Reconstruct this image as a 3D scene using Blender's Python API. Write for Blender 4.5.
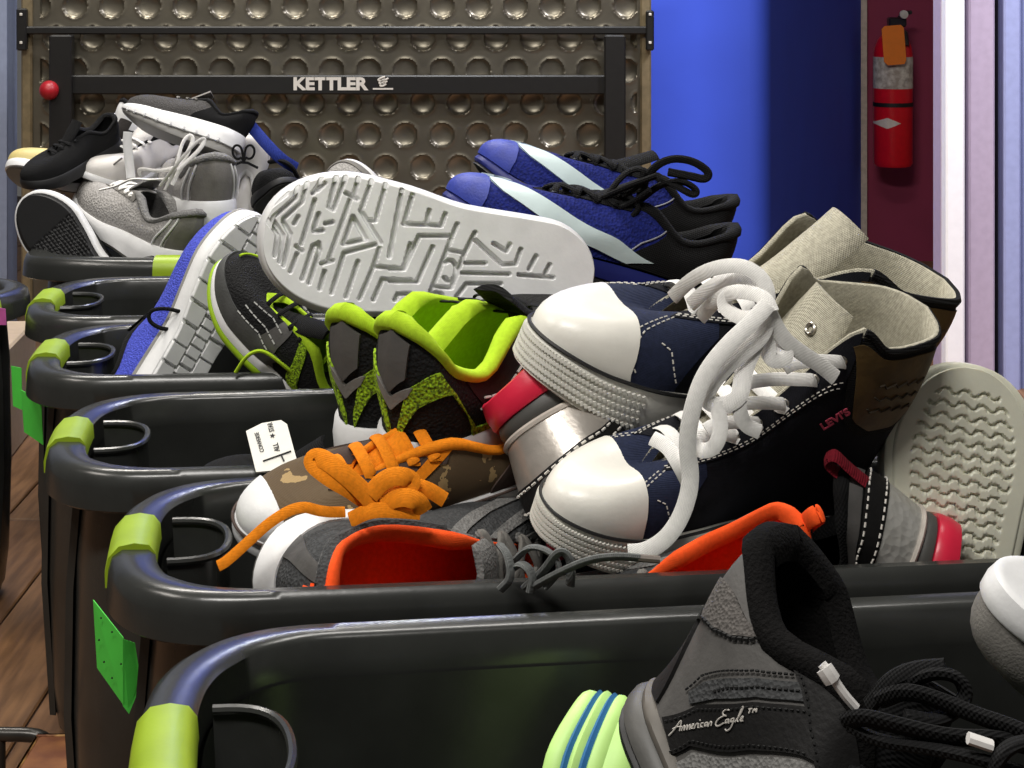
import bpy, math, random
import numpy as np
from mathutils import Vector, Matrix
random.seed(7)
rng = np.random.default_rng(7)
PI = math.pi
for o in list(bpy.data.objects):
    bpy.data.objects.remove(o)
scene = bpy.context.scene
COL = scene.collection

# ------------------------------------------------------------------ camera, world, lights, exposure
F, YH, HC = 2000.0, -40.0, 0.881          # focal length in pixels, horizon row, eye height (m)
cd = bpy.data.cameras.new('camera')
cam = bpy.data.objects.new('camera', cd); COL.objects.link(cam)
cam.location = (0, 0, HC); cam.rotation_euler = (PI / 2, 0, 0)
cd.sensor_fit = 'HORIZONTAL'; cd.sensor_width = 36; cd.lens = 36 * F / 1024
cd.shift_x = 0; cd.shift_y = -(384 - YH) / 1024
cd.clip_start = 0.05; cd.clip_end = 60
scene.camera = cam

w = bpy.data.worlds.new('world'); scene.world = w; w.use_nodes = True
w.node_tree.nodes['Background'].inputs[0].default_value = (1.0, 0.97, 0.92, 1)
w.node_tree.nodes['Background'].inputs[1].default_value = 0.10
vs = scene.view_settings
vs.view_transform = 'Standard'; vs.look = 'None'; vs.gamma = 1; vs.use_curve_mapping = False
vs.exposure = 0.0
scene.display_settings.display_device = 'sRGB'

def area(name, loc, target, sx, sy, power, color=(1, 1, 1)):
    l = bpy.data.lights.new(name, 'AREA'); l.shape = 'RECTANGLE'; l.size = sx; l.size_y = sy
    l.energy = power; l.color = color
    o = bpy.data.objects.new(name, l); COL.objects.link(o); o.location = loc
    d = Vector(target) - Vector(loc)
    o.rotation_euler = d.to_track_quat('-Z', 'Y').to_euler()
    return o
area('ceiling_lamp_key', (-0.5, 0.2, 2.7), (0.1, 1.8, 0.4), 1.2, 0.25, 53, (1, 0.97, 0.92))
area('ceiling_lamp_mid', (0.3, 2.1, 2.9), (0.3, 2.1, 0), 1.2, 0.25, 33, (1, 0.97, 0.92))
area('ceiling_lamp_rear', (-0.9, 3.5, 2.9), (-0.9, 3.5, 0), 1.2, 0.25, 58, (1, 0.95, 0.88))
area('added_fill_left', (-2.1, 1.5, 2.8), (-0.6, 1.9, 0.2), 1.2, 0.25, 26, (1, 0.94, 0.86))  # added fill, no known fixture: brightens the left sides of the bins
area('ceiling_lamp_blue', (-0.2, 4.6, 2.6), (0.55, 5.25, 0.4), 0.5, 0.2, 35, (0.92, 0.95, 1))
area('added_trim_light', (1.5, 2.9, 2.6), (1.1, 4.1, 0.8), 0.3, 0.2, 30, (0.88, 0.88, 1)).data.spread = math.radians(110)  # added light out of view, put in to brighten the door trims

# ------------------------------------------------------------------ helpers
def at(px, py, Y):
    """world point at depth Y for a sight line of the photograph"""
    return Vector(((px - 512) * Y / F, Y, HC - (py - YH) * Y / F))

def lin(c):
    if isinstance(c, str):
        c = [int(c[i:i + 2], 16) / 255 for i in (0, 2, 4)]
    return tuple(x / 12.92 if x <= .04045 else ((x + .055) / 1.055) ** 2.4 for x in c)

_m = {}
def mat(name, col, rough=.6, metal=0.0, var=.10, vscale=60, bump=None, bscale=400, bstr=.25, spec=.5, trans=0, col2=None, sss=0, coat=0):
    if name in _m: return _m[name]
    m = bpy.data.materials.new(name); m.use_nodes = True
    nt = m.node_tree; N = nt.nodes; K = nt.links
    b = N['Principled BSDF']
    c = lin(col)
    b.inputs['Roughness'].default_value = rough
    b.inputs['Metallic'].default_value = metal
    b.inputs['Specular IOR Level'].default_value = spec
    b.inputs['Transmission Weight'].default_value = trans
    b.inputs['Coat Weight'].default_value = coat
    if sss:
        b.inputs['Subsurface Weight'].default_value = sss
        b.inputs['Subsurface Radius'].default_value = (.01, .008, .005)
        b.inputs['Subsurface Scale'].default_value = .3
    tc = N.new('ShaderNodeTexCoord')
    nz = N.new('ShaderNodeTexNoise'); nz.inputs['Scale'].default_value = vscale; nz.inputs['Detail'].default_value = 4
    K.new(tc.outputs['Object'], nz.inputs['Vector'])
    rp = N.new('ShaderNodeValToRGB')
    d = lin(col2) if col2 else tuple(x * (1 - 2 * var) for x in c)
    rp.color_ramp.elements[0].color = (*d, 1); rp.color_ramp.elements[1].color = (*c, 1)
    rp.color_ramp.elements[0].position = .35; rp.color_ramp.elements[1].position = .62
    K.new(nz.outputs['Fac'], rp.inputs['Fac'])
    K.new(rp.outputs['Color'], b.inputs['Base Color'])
    if bump:
        bp = N.new('ShaderNodeBump'); bp.inputs['Strength'].default_value = bstr; bp.inputs['Distance'].default_value = .002
        if bump == 'noise':
            t = N.new('ShaderNodeTexNoise'); t.inputs['Scale'].default_value = bscale; t.inputs['Detail'].default_value = 3
            K.new(tc.outputs['Object'], t.inputs['Vector']); out = t.outputs['Fac']
        elif bump == 'knit':
            t = N.new('ShaderNodeTexVoronoi'); t.inputs['Scale'].default_value = bscale
            K.new(tc.outputs['Object'], t.inputs['Vector']); out = t.outputs['Distance']
        else:
            t = N.new('ShaderNodeTexWave'); t.inputs['Scale'].default_value = bscale; t.bands_direction = 'X'
            t2 = N.new('ShaderNodeTexWave'); t2.inputs['Scale'].default_value = bscale; t2.bands_direction = 'Z'
            K.new(tc.outputs['Object'], t.inputs['Vector']); K.new(tc.outputs['Object'], t2.inputs['Vector'])
            a = N.new('ShaderNodeMath'); a.operation = 'ADD'
            K.new(t.outputs['Fac'], a.inputs[0]); K.new(t2.outputs['Fac'], a.inputs[1]); out = a.outputs[0]
        K.new(out, bp.inputs['Height']); K.new(bp.outputs['Normal'], b.inputs['Normal'])
    _m[name] = m
    return m

def fabric(name, col, **k):
    k = dict(dict(rough=.9, bump='weave', bscale=160, bstr=.35, spec=.25, var=.12, vscale=300), **k); return mat(name, col, **k)
def mesh_knit(name, col, **k):
    k = dict(dict(rough=.85, bump='knit', bscale=420, bstr=.6, spec=.3, var=.15, vscale=350), **k); return mat(name, col, **k)
def rubber(name, col, **k):
    k = dict(dict(rough=.5, bump='noise', bscale=250, bstr=.08, spec=.45, var=.04, vscale=40), **k); return mat(name, col, **k)

def tag(o, label=None, cat=None, group=None, kind=None):
    if label: o['label'] = label
    if cat: o['category'] = cat
    if group: o['group'] = group
    if kind: o['kind'] = kind
    return o

def empty(name, M, label=None, cat=None, group=None):
    o = bpy.data.objects.new(name, None); COL.objects.link(o)
    o.empty_display_size = .05
    o.matrix_world = M
    return tag(o, label, cat, group)

class MB:
    def __init__(s): s.v = []; s.f = []
    def add(s, vs, fs):
        k = len(s.v); s.v.extend([tuple(map(float, p)) for p in vs]); s.f.extend([tuple(i + k for i in f) for f in fs]); return k
    def grid(s, G, cu=False, cv=False):
        G = np.asarray(G, float); n, m = G.shape[:2]
        fs = []
        for i in range(n if cu else n - 1):
            for j in range(m if cv else m - 1):
                a, b = i, (i + 1) % n; c, d = j, (j + 1) % m
                fs.append((a * m + c, b * m + c, b * m + d, a * m + d))
        s.add(G.reshape(-1, 3), fs); return s
    def tube(s, path, r, n=8, cap=True, closed=False, flat=1.0, hint=None):
        """round (flat=1) or ribbon-like tube; hint = direction(s) of the thin axis"""
        P = [Vector(p) for p in path]; m = len(P)
        R = list(r) if isinstance(r, (list, tuple, np.ndarray)) else [r] * m
        T = []
        for i in range(m):
            a = P[i - 1] if (i > 0 or closed) else P[i]; b = P[(i + 1) % m] if (i < m - 1 or closed) else P[i]
            t = (b - a); T.append(t.normalized() if t.length > 1e-9 else Vector((1, 0, 0)))
        rings = []; prev = None
        for i in range(m):
            if hint is not None:
                h = Vector(hint[i]) if isinstance(hint, list) else Vector(hint)
            else:
                h = prev if prev is not None else (Vector((0, 0, 1)) if abs(T[i].z) < .9 else Vector((1, 0, 0)))
            nn = h - T[i] * h.dot(T[i])
            if nn.length < 1e-6: nn = T[i].orthogonal()
            nn.normalize(); prev = nn
            bb = T[i].cross(nn)
            rings.append([P[i] + nn * (R[i] * flat * math.cos(2 * PI * k / n)) + bb * (R[i] * math.sin(2 * PI * k / n)) for k in range(n)])
        k0 = len(s.v)
        s.grid([[tuple(p) for p in ring] for ring in rings], cu=closed, cv=True)
        if cap and not closed:
            s.f.append(tuple(k0 + i for i in range(n))[::-1]); s.f.append(tuple(k0 + (m - 1) * n + i for i in range(n)))
        return s
    def box(s, c, d, M=None):
        c = Vector(c); h = Vector(d) / 2
        vs = [Vector((x * h.x, y * h.y, z * h.z)) for x in (-1, 1) for y in (-1, 1) for z in (-1, 1)]
        vs = [c + ((M @ p) if M else p) for p in vs]
        s.add(vs, [(0, 1, 3, 2), (4, 6, 7, 5), (0, 4, 5, 1), (2, 3, 7, 6), (0, 2, 6, 4), (1, 5, 7, 3)]); return s
    def rbox(s, c, d, r=.004, seg=2):
        """box with rounded vertical and horizontal edges (superellipsoid-free: stacked rounded rectangles)"""
        c = Vector(c); hx, hy, hz = d[0] / 2, d[1] / 2, d[2] / 2
        rings = []
        def ring(rx, ry, z):
            pts = []
            for qx, qy, a0 in ((1, 1, 0), (-1, 1, PI / 2), (-1, -1, PI), (1, -1, 1.5 * PI)):
                for k in range(seg + 1):
                    a = a0 + PI / 2 * k / seg
                    pts.append((c.x + qx * (rx - r) + r * math.cos(a), c.y + qy * (ry - r) + r * math.sin(a), c.z + z))
            return pts
        for k in range(seg + 1):
            a = PI / 2 * k / seg; rings.append(ring(hx - r * (1 - math.sin(a)) * .98, hy - r * (1 - math.sin(a)) * .98, -hz + r * (1 - math.cos(a))))
        for k in range(seg + 1):
            a = PI / 2 * (1 - k / seg); rings.append(ring(hx - r * (1 - math.sin(a)) * .98, hy - r * (1 - math.sin(a)) * .98, hz - r * (1 - math.cos(a))))
        k0 = len(s.v); n = len(rings[0]); s.grid(rings, cv=True)
        s.f.append(tuple(k0 + i for i in range(n))[::-1]); s.f.append(tuple(k0 + (len(rings) - 1) * n + i for i in range(n)))
        return s
    def disc(s, c, r, axis='z', n=16): ...
    def prism(s, poly, fr, h):
        """extrude a 2-D polygon: fr = 4x4 frame, polygon in its XY, depth h along Z"""
        n = len(poly)
        vs = [fr @ Vector((x, y, 0)) for x, y in poly] + [fr @ Vector((x, y, h)) for x, y in poly]
        s.add(vs, [tuple(range(n))[::-1], tuple(range(n, 2 * n))] + [(i, (i + 1) % n, n + (i + 1) % n, n + i) for i in range(n)]); return s
    def build(s, name, m, parent=None, smooth=True, sub=0, fix=True, angle=40):
        me = bpy.data.meshes.new(name); me.from_pydata(s.v, [], s.f)
        if fix:
            import bmesh
            bm = bmesh.new(); bm.from_mesh(me)
            bmesh.ops.remove_doubles(bm, verts=bm.verts, dist=1e-6)
            bmesh.ops.recalc_face_normals(bm, faces=bm.faces); bm.to_mesh(me); bm.free()
        me.materials.append(m)
        if smooth:
            me.polygons.foreach_set('use_smooth', [True] * len(me.polygons))
            try: me.set_sharp_from_angle(angle=math.radians(angle))
            except Exception: pass
        o = bpy.data.objects.new(name, me); COL.objects.link(o)
        if parent is not None: o.parent = parent
        if sub:
            md = o.modifiers.new('s', 'SUBSURF'); md.levels = md.render_levels = sub
        return o

def chaikin(pts, n=2, closed=False):
    P = [Vector(p) for p in pts]
    for _ in range(n):
        Q = [] if closed else [P[0]]
        for i in range(len(P) if closed else len(P) - 1):
            a, b = P[i], P[(i + 1) % len(P)]
            Q += [a * .75 + b * .25, a * .25 + b * .75]
        if not closed: Q.append(P[-1])
        P = Q
    return P

def spl(pts):
    """smooth 1-D curve through (x, y) knots, returned as a vectorised function"""
    x = np.array([p[0] for p in pts], float); y = np.array([p[1] for p in pts], float)
    n = len(x); h = np.diff(x); dl = np.diff(y) / h
    m = np.zeros(n); m[0] = dl[0]; m[-1] = dl[-1]
    for i in range(1, n - 1):
        m[i] = 0 if dl[i - 1] * dl[i] <= 0 else 2 / (1 / dl[i - 1] + 1 / dl[i])
    X = np.linspace(x[0], x[-1], 400); k = np.clip(np.searchsorted(x, X, 'right') - 1, 0, n - 2)
    t = (X - x[k]) / h[k]
    Yv = (2*t**3 - 3*t**2 + 1) * y[k] + (t**3 - 2*t**2 + t) * h[k] * m[k] + (-2*t**3 + 3*t**2) * y[k + 1] + (t**3 - t**2) * h[k] * m[k + 1]
    return lambda q: np.interp(q, X, Yv)

def poly_resample(pts, n):
    P = np.array(pts, float); d = np.r_[0, np.cumsum(np.linalg.norm(np.diff(P, axis=0), axis=1))]
    t = np.linspace(0, d[-1], n)
    return np.stack([np.interp(t, d, P[:, k]) for k in range(P.shape[1])], 1)

def text_mesh(s, size, extrude=.0004, shear=0, spacing=1.0, bold=0, sx=1.0):
    """built-in font as plain mesh data (local XY plane, centred)"""
    c = bpy.data.curves.new('text', 'FONT'); c.body = s; c.size = size; c.extrude = extrude; c.shear = shear
    c.space_character = spacing; c.offset = bold; c.align_x = 'CENTER'; c.align_y = 'CENTER'; c.resolution_u = 3
    o = bpy.data.objects.new('text', c); COL.objects.link(o)
    bpy.context.view_layer.update()
    me = bpy.data.meshes.new_from_object(o.evaluated_get(bpy.context.evaluated_depsgraph_get()))
    v = [(p.co.x * sx, p.co.y, p.co.z) for p in me.vertices]; f = [tuple(p.vertices) for p in me.polygons]
    bpy.data.objects.remove(o); bpy.data.curves.remove(c); bpy.data.meshes.remove(me)
    return v, f

# ------------------------------------------------------------------ materials
PLASTIC = mat('bin_plastic', '2f302e', rough=.26, var=.12, vscale=18, bump='noise', bscale=120, bstr=.06, spec=.5)
LIMEP = mat('lime_grip', '93ae1e', rough=.42, var=.06, vscale=30, bump='noise', bscale=200, bstr=.05)
BLACKMET = mat('black_metal', '151413', rough=.4, var=.1, spec=.5)
WHITE_PAINT = mat('white_print', 'c9c4bb', rough=.6, var=.04)
# ------------------------------------------------------------------ setting
def structure(name, mb, m, parent=None, smooth=False):
    o = mb.build(name, m, parent, smooth=smooth)
    if parent is None: o['kind'] = 'structure'
    return o

# wooden floor: sub-floor slab with planks laid on it
fl = structure('floor', MB().box((0, 3, -.03), (8, 9, .05)), mat('floor_base', '3a2618', rough=.6))
woods = [mat('floor_wood_%d' % i, c, rough=.5, var=.0, col2=d, vscale=14, bump='noise', bscale=60, bstr=.15) for i, (c, d) in
         enumerate((('7d5a3a', '5d4027'), ('866344', '68492e'), ('745234', '553820')))]
for w_ in woods:
    for nd in w_.node_tree.nodes:
        if nd.type == 'TEX_NOISE' and abs(nd.inputs['Scale'].default_value - 14) < 1e-6:
            mp = w_.node_tree.nodes.new('ShaderNodeMapping'); mp.inputs['Scale'].default_value = (6, .5, 1)
            tcn = [q for q in w_.node_tree.nodes if q.type == 'TEX_COORD'][0]
            w_.node_tree.links.new(tcn.outputs['Object'], mp.inputs['Vector']); w_.node_tree.links.new(mp.outputs['Vector'], nd.inputs['Vector'])
plank_me = {}
for i in range(45):
    for j in range(4):
        k = (i * 7 + j * 5) % 3
        if k not in plank_me:
            o = MB().rbox((0, 0, 0), (.117, 1.496, .01), .002, 1).build('plank', woods[k], fl, smooth=False); plank_me[k] = o.data
        else:
            o = bpy.data.objects.new('plank', plank_me[k]); COL.objects.link(o); o.parent = fl
        o.location = (-2.9 + i * .12, .9 + j * 1.5 + (i % 3) * .5, -.005)

BLUE = mat('blue_wall_paint', '3350c8', rough=.75, var=.03, vscale=6, bump='noise', bscale=300, bstr=.08)
cx, cy = .625, 4.75
structure('wall_back', MB().box(((cx - .06 - .9) / 2, cy + .06, 1.2), (cx - .06 + .9, .12, 2.6)), BLUE)
b = MB()      # the blue wall turns a corner and runs away from the viewer
pts = [(cx - .06, cy)] + [(cx - .06 + .06 * math.sin(a), cy + .06 - .06 * math.cos(a)) for a in np.linspace(.15, 1.2, 8)] + [(1.045, 5.9), (.94, 5.95), (cx - .06, cy + .2)]
b.prism(pts, Matrix.Translation((0, 0, -.1)), 2.7)
o = structure('wall_side', b, BLUE, smooth=True)
structure('wall_left', MB().box((-2.3, 4.8, 1.2), (2.2, .1, 2.6)), mat('grey_blue_wall', '8790a8', rough=.8, var=.04))
MAROON = mat('maroon_wall_paint', '8c2a4a', rough=.7, var=.05, vscale=8)
structure('wall_right', MB().box((1.6, 5.90, 1.2), (1.3, .1, 2.6)), MAROON)
CREAMT = mat('cream_trim', 'c7b7a8', rough=.6)
structure('trim_1', MB().box((1.0245, 5.835, 1.2), (.0175, .03, 2.6)), CREAMT)
WHITET = mat('white_trim', 'f4f2f4', rough=.5, var=.02)
LAV = mat('lavender_trim', 'b3a3b8', rough=.55, var=.04)
DARKT = mat('dark_gap', '14101c', rough=.7)
Yd = 4.1
def trim(nm, x0, x1, m, y=Yd, d=.08):
    a = (x0 - 512) * y / F; c = (x1 - 512) * y / F
    return structure(nm, MB().rbox(((a + c) / 2, y + d / 2, 1.2), (c - a, d, 2.6), .004, 1), m)
trim('trim_2', 941, 946, LAV, 4.12)
trim('trim_3', 946, 965, WHITET, 4.08)
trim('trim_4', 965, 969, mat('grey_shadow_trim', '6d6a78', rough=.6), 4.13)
trim('trim_5', 969, 995, LAV, 4.1)
trim('trim_6', 995, 1004, DARKT, 4.15)
trim('trim_7', 1004, 1021, mat('pale_blue_trim', '9ba2cc', rough=.5, var=.04), 4.1)
trim('trim_8_light_block', 1021, 1400, mat('grey_blue_trim', '7880a8', rough=.5, var=.04), 4.11)  # extended out of view to keep the added trim light off the side wall

# ------------------------------------------------------------------ folded table-tennis table with its dimpled metal back
YT = 4.36; S = YT / F
def tx(px): return (px - 512) * S
def tz(py): return HC - (py - YH) * S
tt = empty('table_tennis_table', Matrix.Translation((tx(337), YT, 0)), 'folded table-tennis table standing upright, dimpled metal back and black frame, by blue wall', 'table')
def tl(x, y, z): return (x - tx(337), y - YT, z)
x0, x1 = tx(33), tx(640); z1, z0 = tz(-60), .12
nx, nz = 440, 300
X = np.linspace(x0, x1, nx); Z = np.linspace(z0, z1, nz)
XX, ZZ = np.meshgrid(X, Z, indexing='ij')
PX = XX / S + 512; PY = (HC - ZZ) / S + YH
row = np.round((PY - 6) / 32.3); yc = 6 + row * 32.3
off = np.where(row.astype(int) % 2 == 0, 75.0, 53.5 + 2)
col = np.round((PX - off) / 36.7); xc = off + col * 36.7
dd = np.hypot(PX - xc, PY - yc) / 12.0
dent = np.where(dd < 1, .009 * np.sqrt(np.maximum(0, 1 - dd ** 2)) ** .8, 0) - np.where((dd >= 1) & (dd < 1.25), .0012 * (1.25 - dd) / .25, 0)
edge = (PX < 40) | (PX > 636)
dent = np.where(edge, 0, dent)
G = np.stack([XX - tx(337), dent, ZZ], -1)
DENT = mat('dimpled_sheet_metal', '7f796b', rough=.33, metal=.75, var=.12, vscale=12, bump='noise', bscale=200, bstr=.05)
MB().grid(G).build('dimpled_panel', DENT, tt, fix=False)
b = MB(); b.box(tl((x0 + x1) / 2, YT + .026, (z0 + z1) / 2), (x1 - x0, .02, z1 - z0)); b.build('table_board', mat('board_green', '20352c', rough=.6), tt, smooth=False)
GOLD = mat('table_edge_trim', '8f8063', rough=.4, metal=.5)
for a, c in ((22, 33), (640, 651)):
    MB().rbox(tl((tx(a) + tx(c)) / 2, YT + .01, (z0 + z1) / 2), (tx(c) - tx(a), .04, z1 - z0), .004, 1).build('edge_trim', GOLD, tt, smooth=False)
def bar(name, a, c, t, u, y=-.03, d=.03, m=BLACKMET):
    return MB().rbox(tl((tx(a) + tx(c)) / 2, YT + y, (tz(t) + tz(u)) / 2), (tx(c) - tx(a), d, tz(t) - tz(u)), .003, 1).build(name, m, tt, smooth=False)
bar('rail', 22, 652, 26, 34, -.02, .02)
cb = bar('crossbar', 74, 608, 74, 93, -.035, .03)
bar('leg', 56, 78, 34, 363.5, -.05, .035); bar('leg', 603, 624, 34, 363.5, -.05, .035)
for a, c, t, u in ((20, 30, 8, 50), (645, 653, 10, 50)):
    br = bar('bracket', a, c, t, u, -.025, .02)
    for py in (14, 42): MB().rbox(tl(tx((a + c) / 2), YT - .036, tz(py)), (.006, .004, .006), .001, 1).build('bolt', WHITE_PAINT, br, smooth=False)
v, f = text_mesh('KETTLER', .0365, .0006, bold=.0016, sx=1.04)
m_ = MB(); m_.add([tl(tx(332) + x * 1.06, YT - .0508 - z, tz(83) + y) for x, y, z in v], f); m_.build('lettering', WHITE_PAINT, cb, smooth=False)
lg = MB()
for k in range(3):
    a0 = .4 + k * .1
    lg.tube([tl(tx(385 + 5.2 * math.cos(t) * (1 - .18 * k)), YT - .0512, tz(80 + (k - 1) * 2.6 + 1.6 * math.sin(t) - 1.4 * math.cos(t))) for t in np.linspace(a0, a0 + 4.6, 14)], .0021, 6)
lg.box(tl(tx(384.5), YT - .0512, tz(87.3)), (20 * S, .001, 1.6 * S)); lg.build('logo_mark', WHITE_PAINT, cb, smooth=False)
kb = MB(); R = .021
kb.grid([[tl(tx(57) + R * math.sin(t) * math.cos(p), YT - .075 + R * math.sin(t) * math.sin(p), tz(88) + R * math.cos(t)) for p in np.linspace(0, 2 * PI, 20)] for t in np.linspace(0, PI, 12)])
kb.tube([tl(tx(57), YT - .075, tz(88)), tl(tx(57), YT - .03, tz(88))], .008)
kb.build('lock_knob', mat('red_knob', 'a01420', rough=.4), tt)
# post of the wall frame left of the table
structure('trim_9', MB().rbox((tx(17), YT + .35, .9), (.03, .05, 1.9), .004, 1), mat('grey_post', '9a968f', rough=.5))

# ------------------------------------------------------------------ fire extinguisher in the recess
YE = 5.73; SE = YE / F
def ex(px): return (px - 893) * SE
def ez(py): return HC - (py - YH) * SE
fe = empty('fire_extinguisher', Matrix.Translation(((893 - 512) * SE, YE, 0)), 'red fire extinguisher with orange tag hanging on the maroon wall', 'fire extinguisher')
r = 19.5 * SE
def lathe(prof, n=28): return MB().grid([[(rr * math.cos(a), rr * math.sin(a), z) for a in np.linspace(0, 2 * PI, n, endpoint=False)] for rr, z in prof], cv=True)
REDP = mat('extinguisher_red', 'e01526', rough=.3, var=.04, spec=.5)
lathe([(.001, ez(166)), (r * .9, ez(166)), (r, ez(163)), (r, ez(55)), (r * .96, ez(48)), (r * .8, ez(40)), (r * .5, ez(33)), (r * .3, ez(30)), (r * .3, ez(24)), (.001, ez(24))]).build('cylinder_body', REDP, fe)
lathe([(r * 1.005, ez(88)), (r * 1.01, ez(87.5)), (r * 1.01, ez(57)), (r * 1.005, ez(56.5))]).build('instruction_label', mat('label_paper', 'ddd7cb', rough=.6, var=.0, col2='a59a8e', vscale=60), fe)
lathe([(r * 1.0, ez(106)), (r * 1.03, ez(106)), (r * 1.03, ez(102)), (r * 1.0, ez(102))]).build('strap', mat('black_strap', '120d0d', rough=.6), fe)
dm = MB()
dg = []
for a_ in np.linspace(-12, 12, 17):
    hh_ = .3 + 5.2 * max(0, 1 - abs((a_ + 1) / 12)) ** .9
    xx_ = ex(885 + a_); yy_ = -math.sqrt(max(r * r * 1.03 - xx_ ** 2, 1e-6))
    dg.append([(xx_, yy_, ez(122 + t * hh_)) for t in (-1, 0, 1)])
dm.grid(dg)
dm.build('diamond_sticker', mat('sticker_white', 'e0d5c8', rough=.5, var=.02), fe, smooth=False)
hd = MB(); hd.rbox((ex(896), -.01, ez(22)), (.05, .04, .028), .004, 1); hd.tube([(ex(898), -.01, ez(18)), (ex(903), -.02, ez(13)), (ex(908), -.04, ez(12))], .006); hd.tube([(ex(895), -.01, ez(26)), (ex(904), -.03, ez(32)), (ex(904), -.05, ez(45))], .008, flat=.5)
hd.build('valve_handle', mat('handle_steel', '4a4646', rough=.3, metal=.7), fe)
gauge = lathe([(.001, 0), (.012, 0), (.012, .012), (.001, .014)], 14); gauge.v = [(x + ex(901), -.035 - z, y + ez(14)) for x, y, z in gauge.v]; gauge.build('gauge', WHITE_PAINT, fe)
tgm = MB(); T_ = Matrix.Translation((ex(889), -.075, ez(44))) @ Matrix.Rotation(-.08, 4, 'Y')
w_, h_ = 22 * SE / 2, 39 * SE / 2
op = [(-w_ * .7, -h_), (w_ * .8, -h_), (w_, -h_ * .8), (w_, h_ * .85), (w_ * .75, h_), (-w_ * .7, h_), (-w_, h_ * .85), (-w_, -h_ * .8)]
tgm.add([T_ @ Vector((x, y, z)) for y in (0, .002) for x, z in op], [tuple(range(8)), tuple(range(15, 7, -1))] + [(i, (i + 1) % 8, 8 + (i + 1) % 8, 8 + i) for i in range(8)])
tgm.build('inspection_tag', mat('orange_tag', 'f0801c', rough=.6, var=.03), fe, smooth=False)
MB().rbox((ex(897), .06, ez(40)), (.03, .12, .06), .004, 1).build('wall_hook', BLACKMET, fe, smooth=False)

# ------------------------------------------------------------------ bins
HB, BA, BB = .428, .405, .168
def oval(a, b, n=80, e=2.9, c_=.13):
    P = []
    for k in range(n):
        t = 2 * PI * k / n; c, s_ = math.cos(t), math.sin(t)
        P.append(((a - c_) * (1 if c > 0 else -1) * (1 if abs(c) > 1e-9 else 0) + c_ * math.copysign(abs(c) ** (2 / e), c), b * math.copysign(abs(s_) ** (2 / e), s_)))
    P = poly_resample(P + [P[0]], n * 3 + 1)[:-1]
    return P
def ring_normals(P):
    d = np.roll(P, -1, 0) - np.roll(P, 1, 0); nrm = np.stack([d[:, 1], -d[:, 0]], 1)
    return nrm / np.linalg.norm(nrm, axis=1, keepdims=True)
RO = oval(BA, BB, 64); RN = ring_normals(RO)
RIMP = [(-1.0, -.030), (-1.0, -.004), (-.85, 0), (-.30, .001), (-.08, -.004), (0, -.014), (.04, -.034), (-.05, -.036), (-.10, -.016), (-.35, -.008), (-.86, -.008), (-.90, -.030)]
def rim_w(P): return .022 + .014 * np.clip((np.abs(P[:, 0]) - .29) / .08, 0, 1)
def rim_loop(sel, grow=0):
    P, Nn, W = RO[sel], RN[sel], rim_w(RO[sel])
    rows = []
    for i in range(len(P)):
        row_ = []
        for dx, dz in RIMP:
            o = dx * W[i]
            gx = grow if dx > -.2 else (-grow if dx < -.8 else 0); gz = grow if dz > -.012 and dx > -1 else (-grow if dz < -.03 else 0)
            q = P[i] + Nn[i] * (o + gx); row_.append((q[0], q[1], HB + dz + gz))
        rows.append(row_)
    return rows
GRIPP = [(-1.03, -.016), (-1.0, -.003), (-.86, .0035), (-.55, .0055), (-.22, .0035), (.0, -.005), (.07, -.017), (.06, -.0275), (-.1, -.0285), (-.14, -.014), (-.4, -.006), (-.8, -.006), (-.93, -.016)]
def grip_loop(sel):
    P, Nn, W = RO[sel], RN[sel], rim_w(RO[sel])
    return [[(P[i][0] + Nn[i][0] * dx * W[i], P[i][1] + Nn[i][1] * dx * W[i], HB + dz) for dx, dz in GRIPP] for i in range(len(P))]
BODY_L = [(1.0, -.028), (1.018, -.10), (1.025, -.24), (1.015, -.36), (1.0, -.405), (.97, -.424)]
def make_bin(px, py, rot, label, tape=None, idx=0):
    Y = 906.0 / (py - YH)
    h = at(px, py, Y); th = math.radians(rot)
    R_ = Matrix.Rotation(th, 4, 'Z')
    c = Vector((h.x, h.y, 0)) + R_ @ Vector((BA - .012, 0, 0))
    root = empty('storage_bin', Matrix.Translation((c.x, c.y, 0)) @ R_, label, 'bin', 'plastic bins of donated shoes')
    return root
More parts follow.
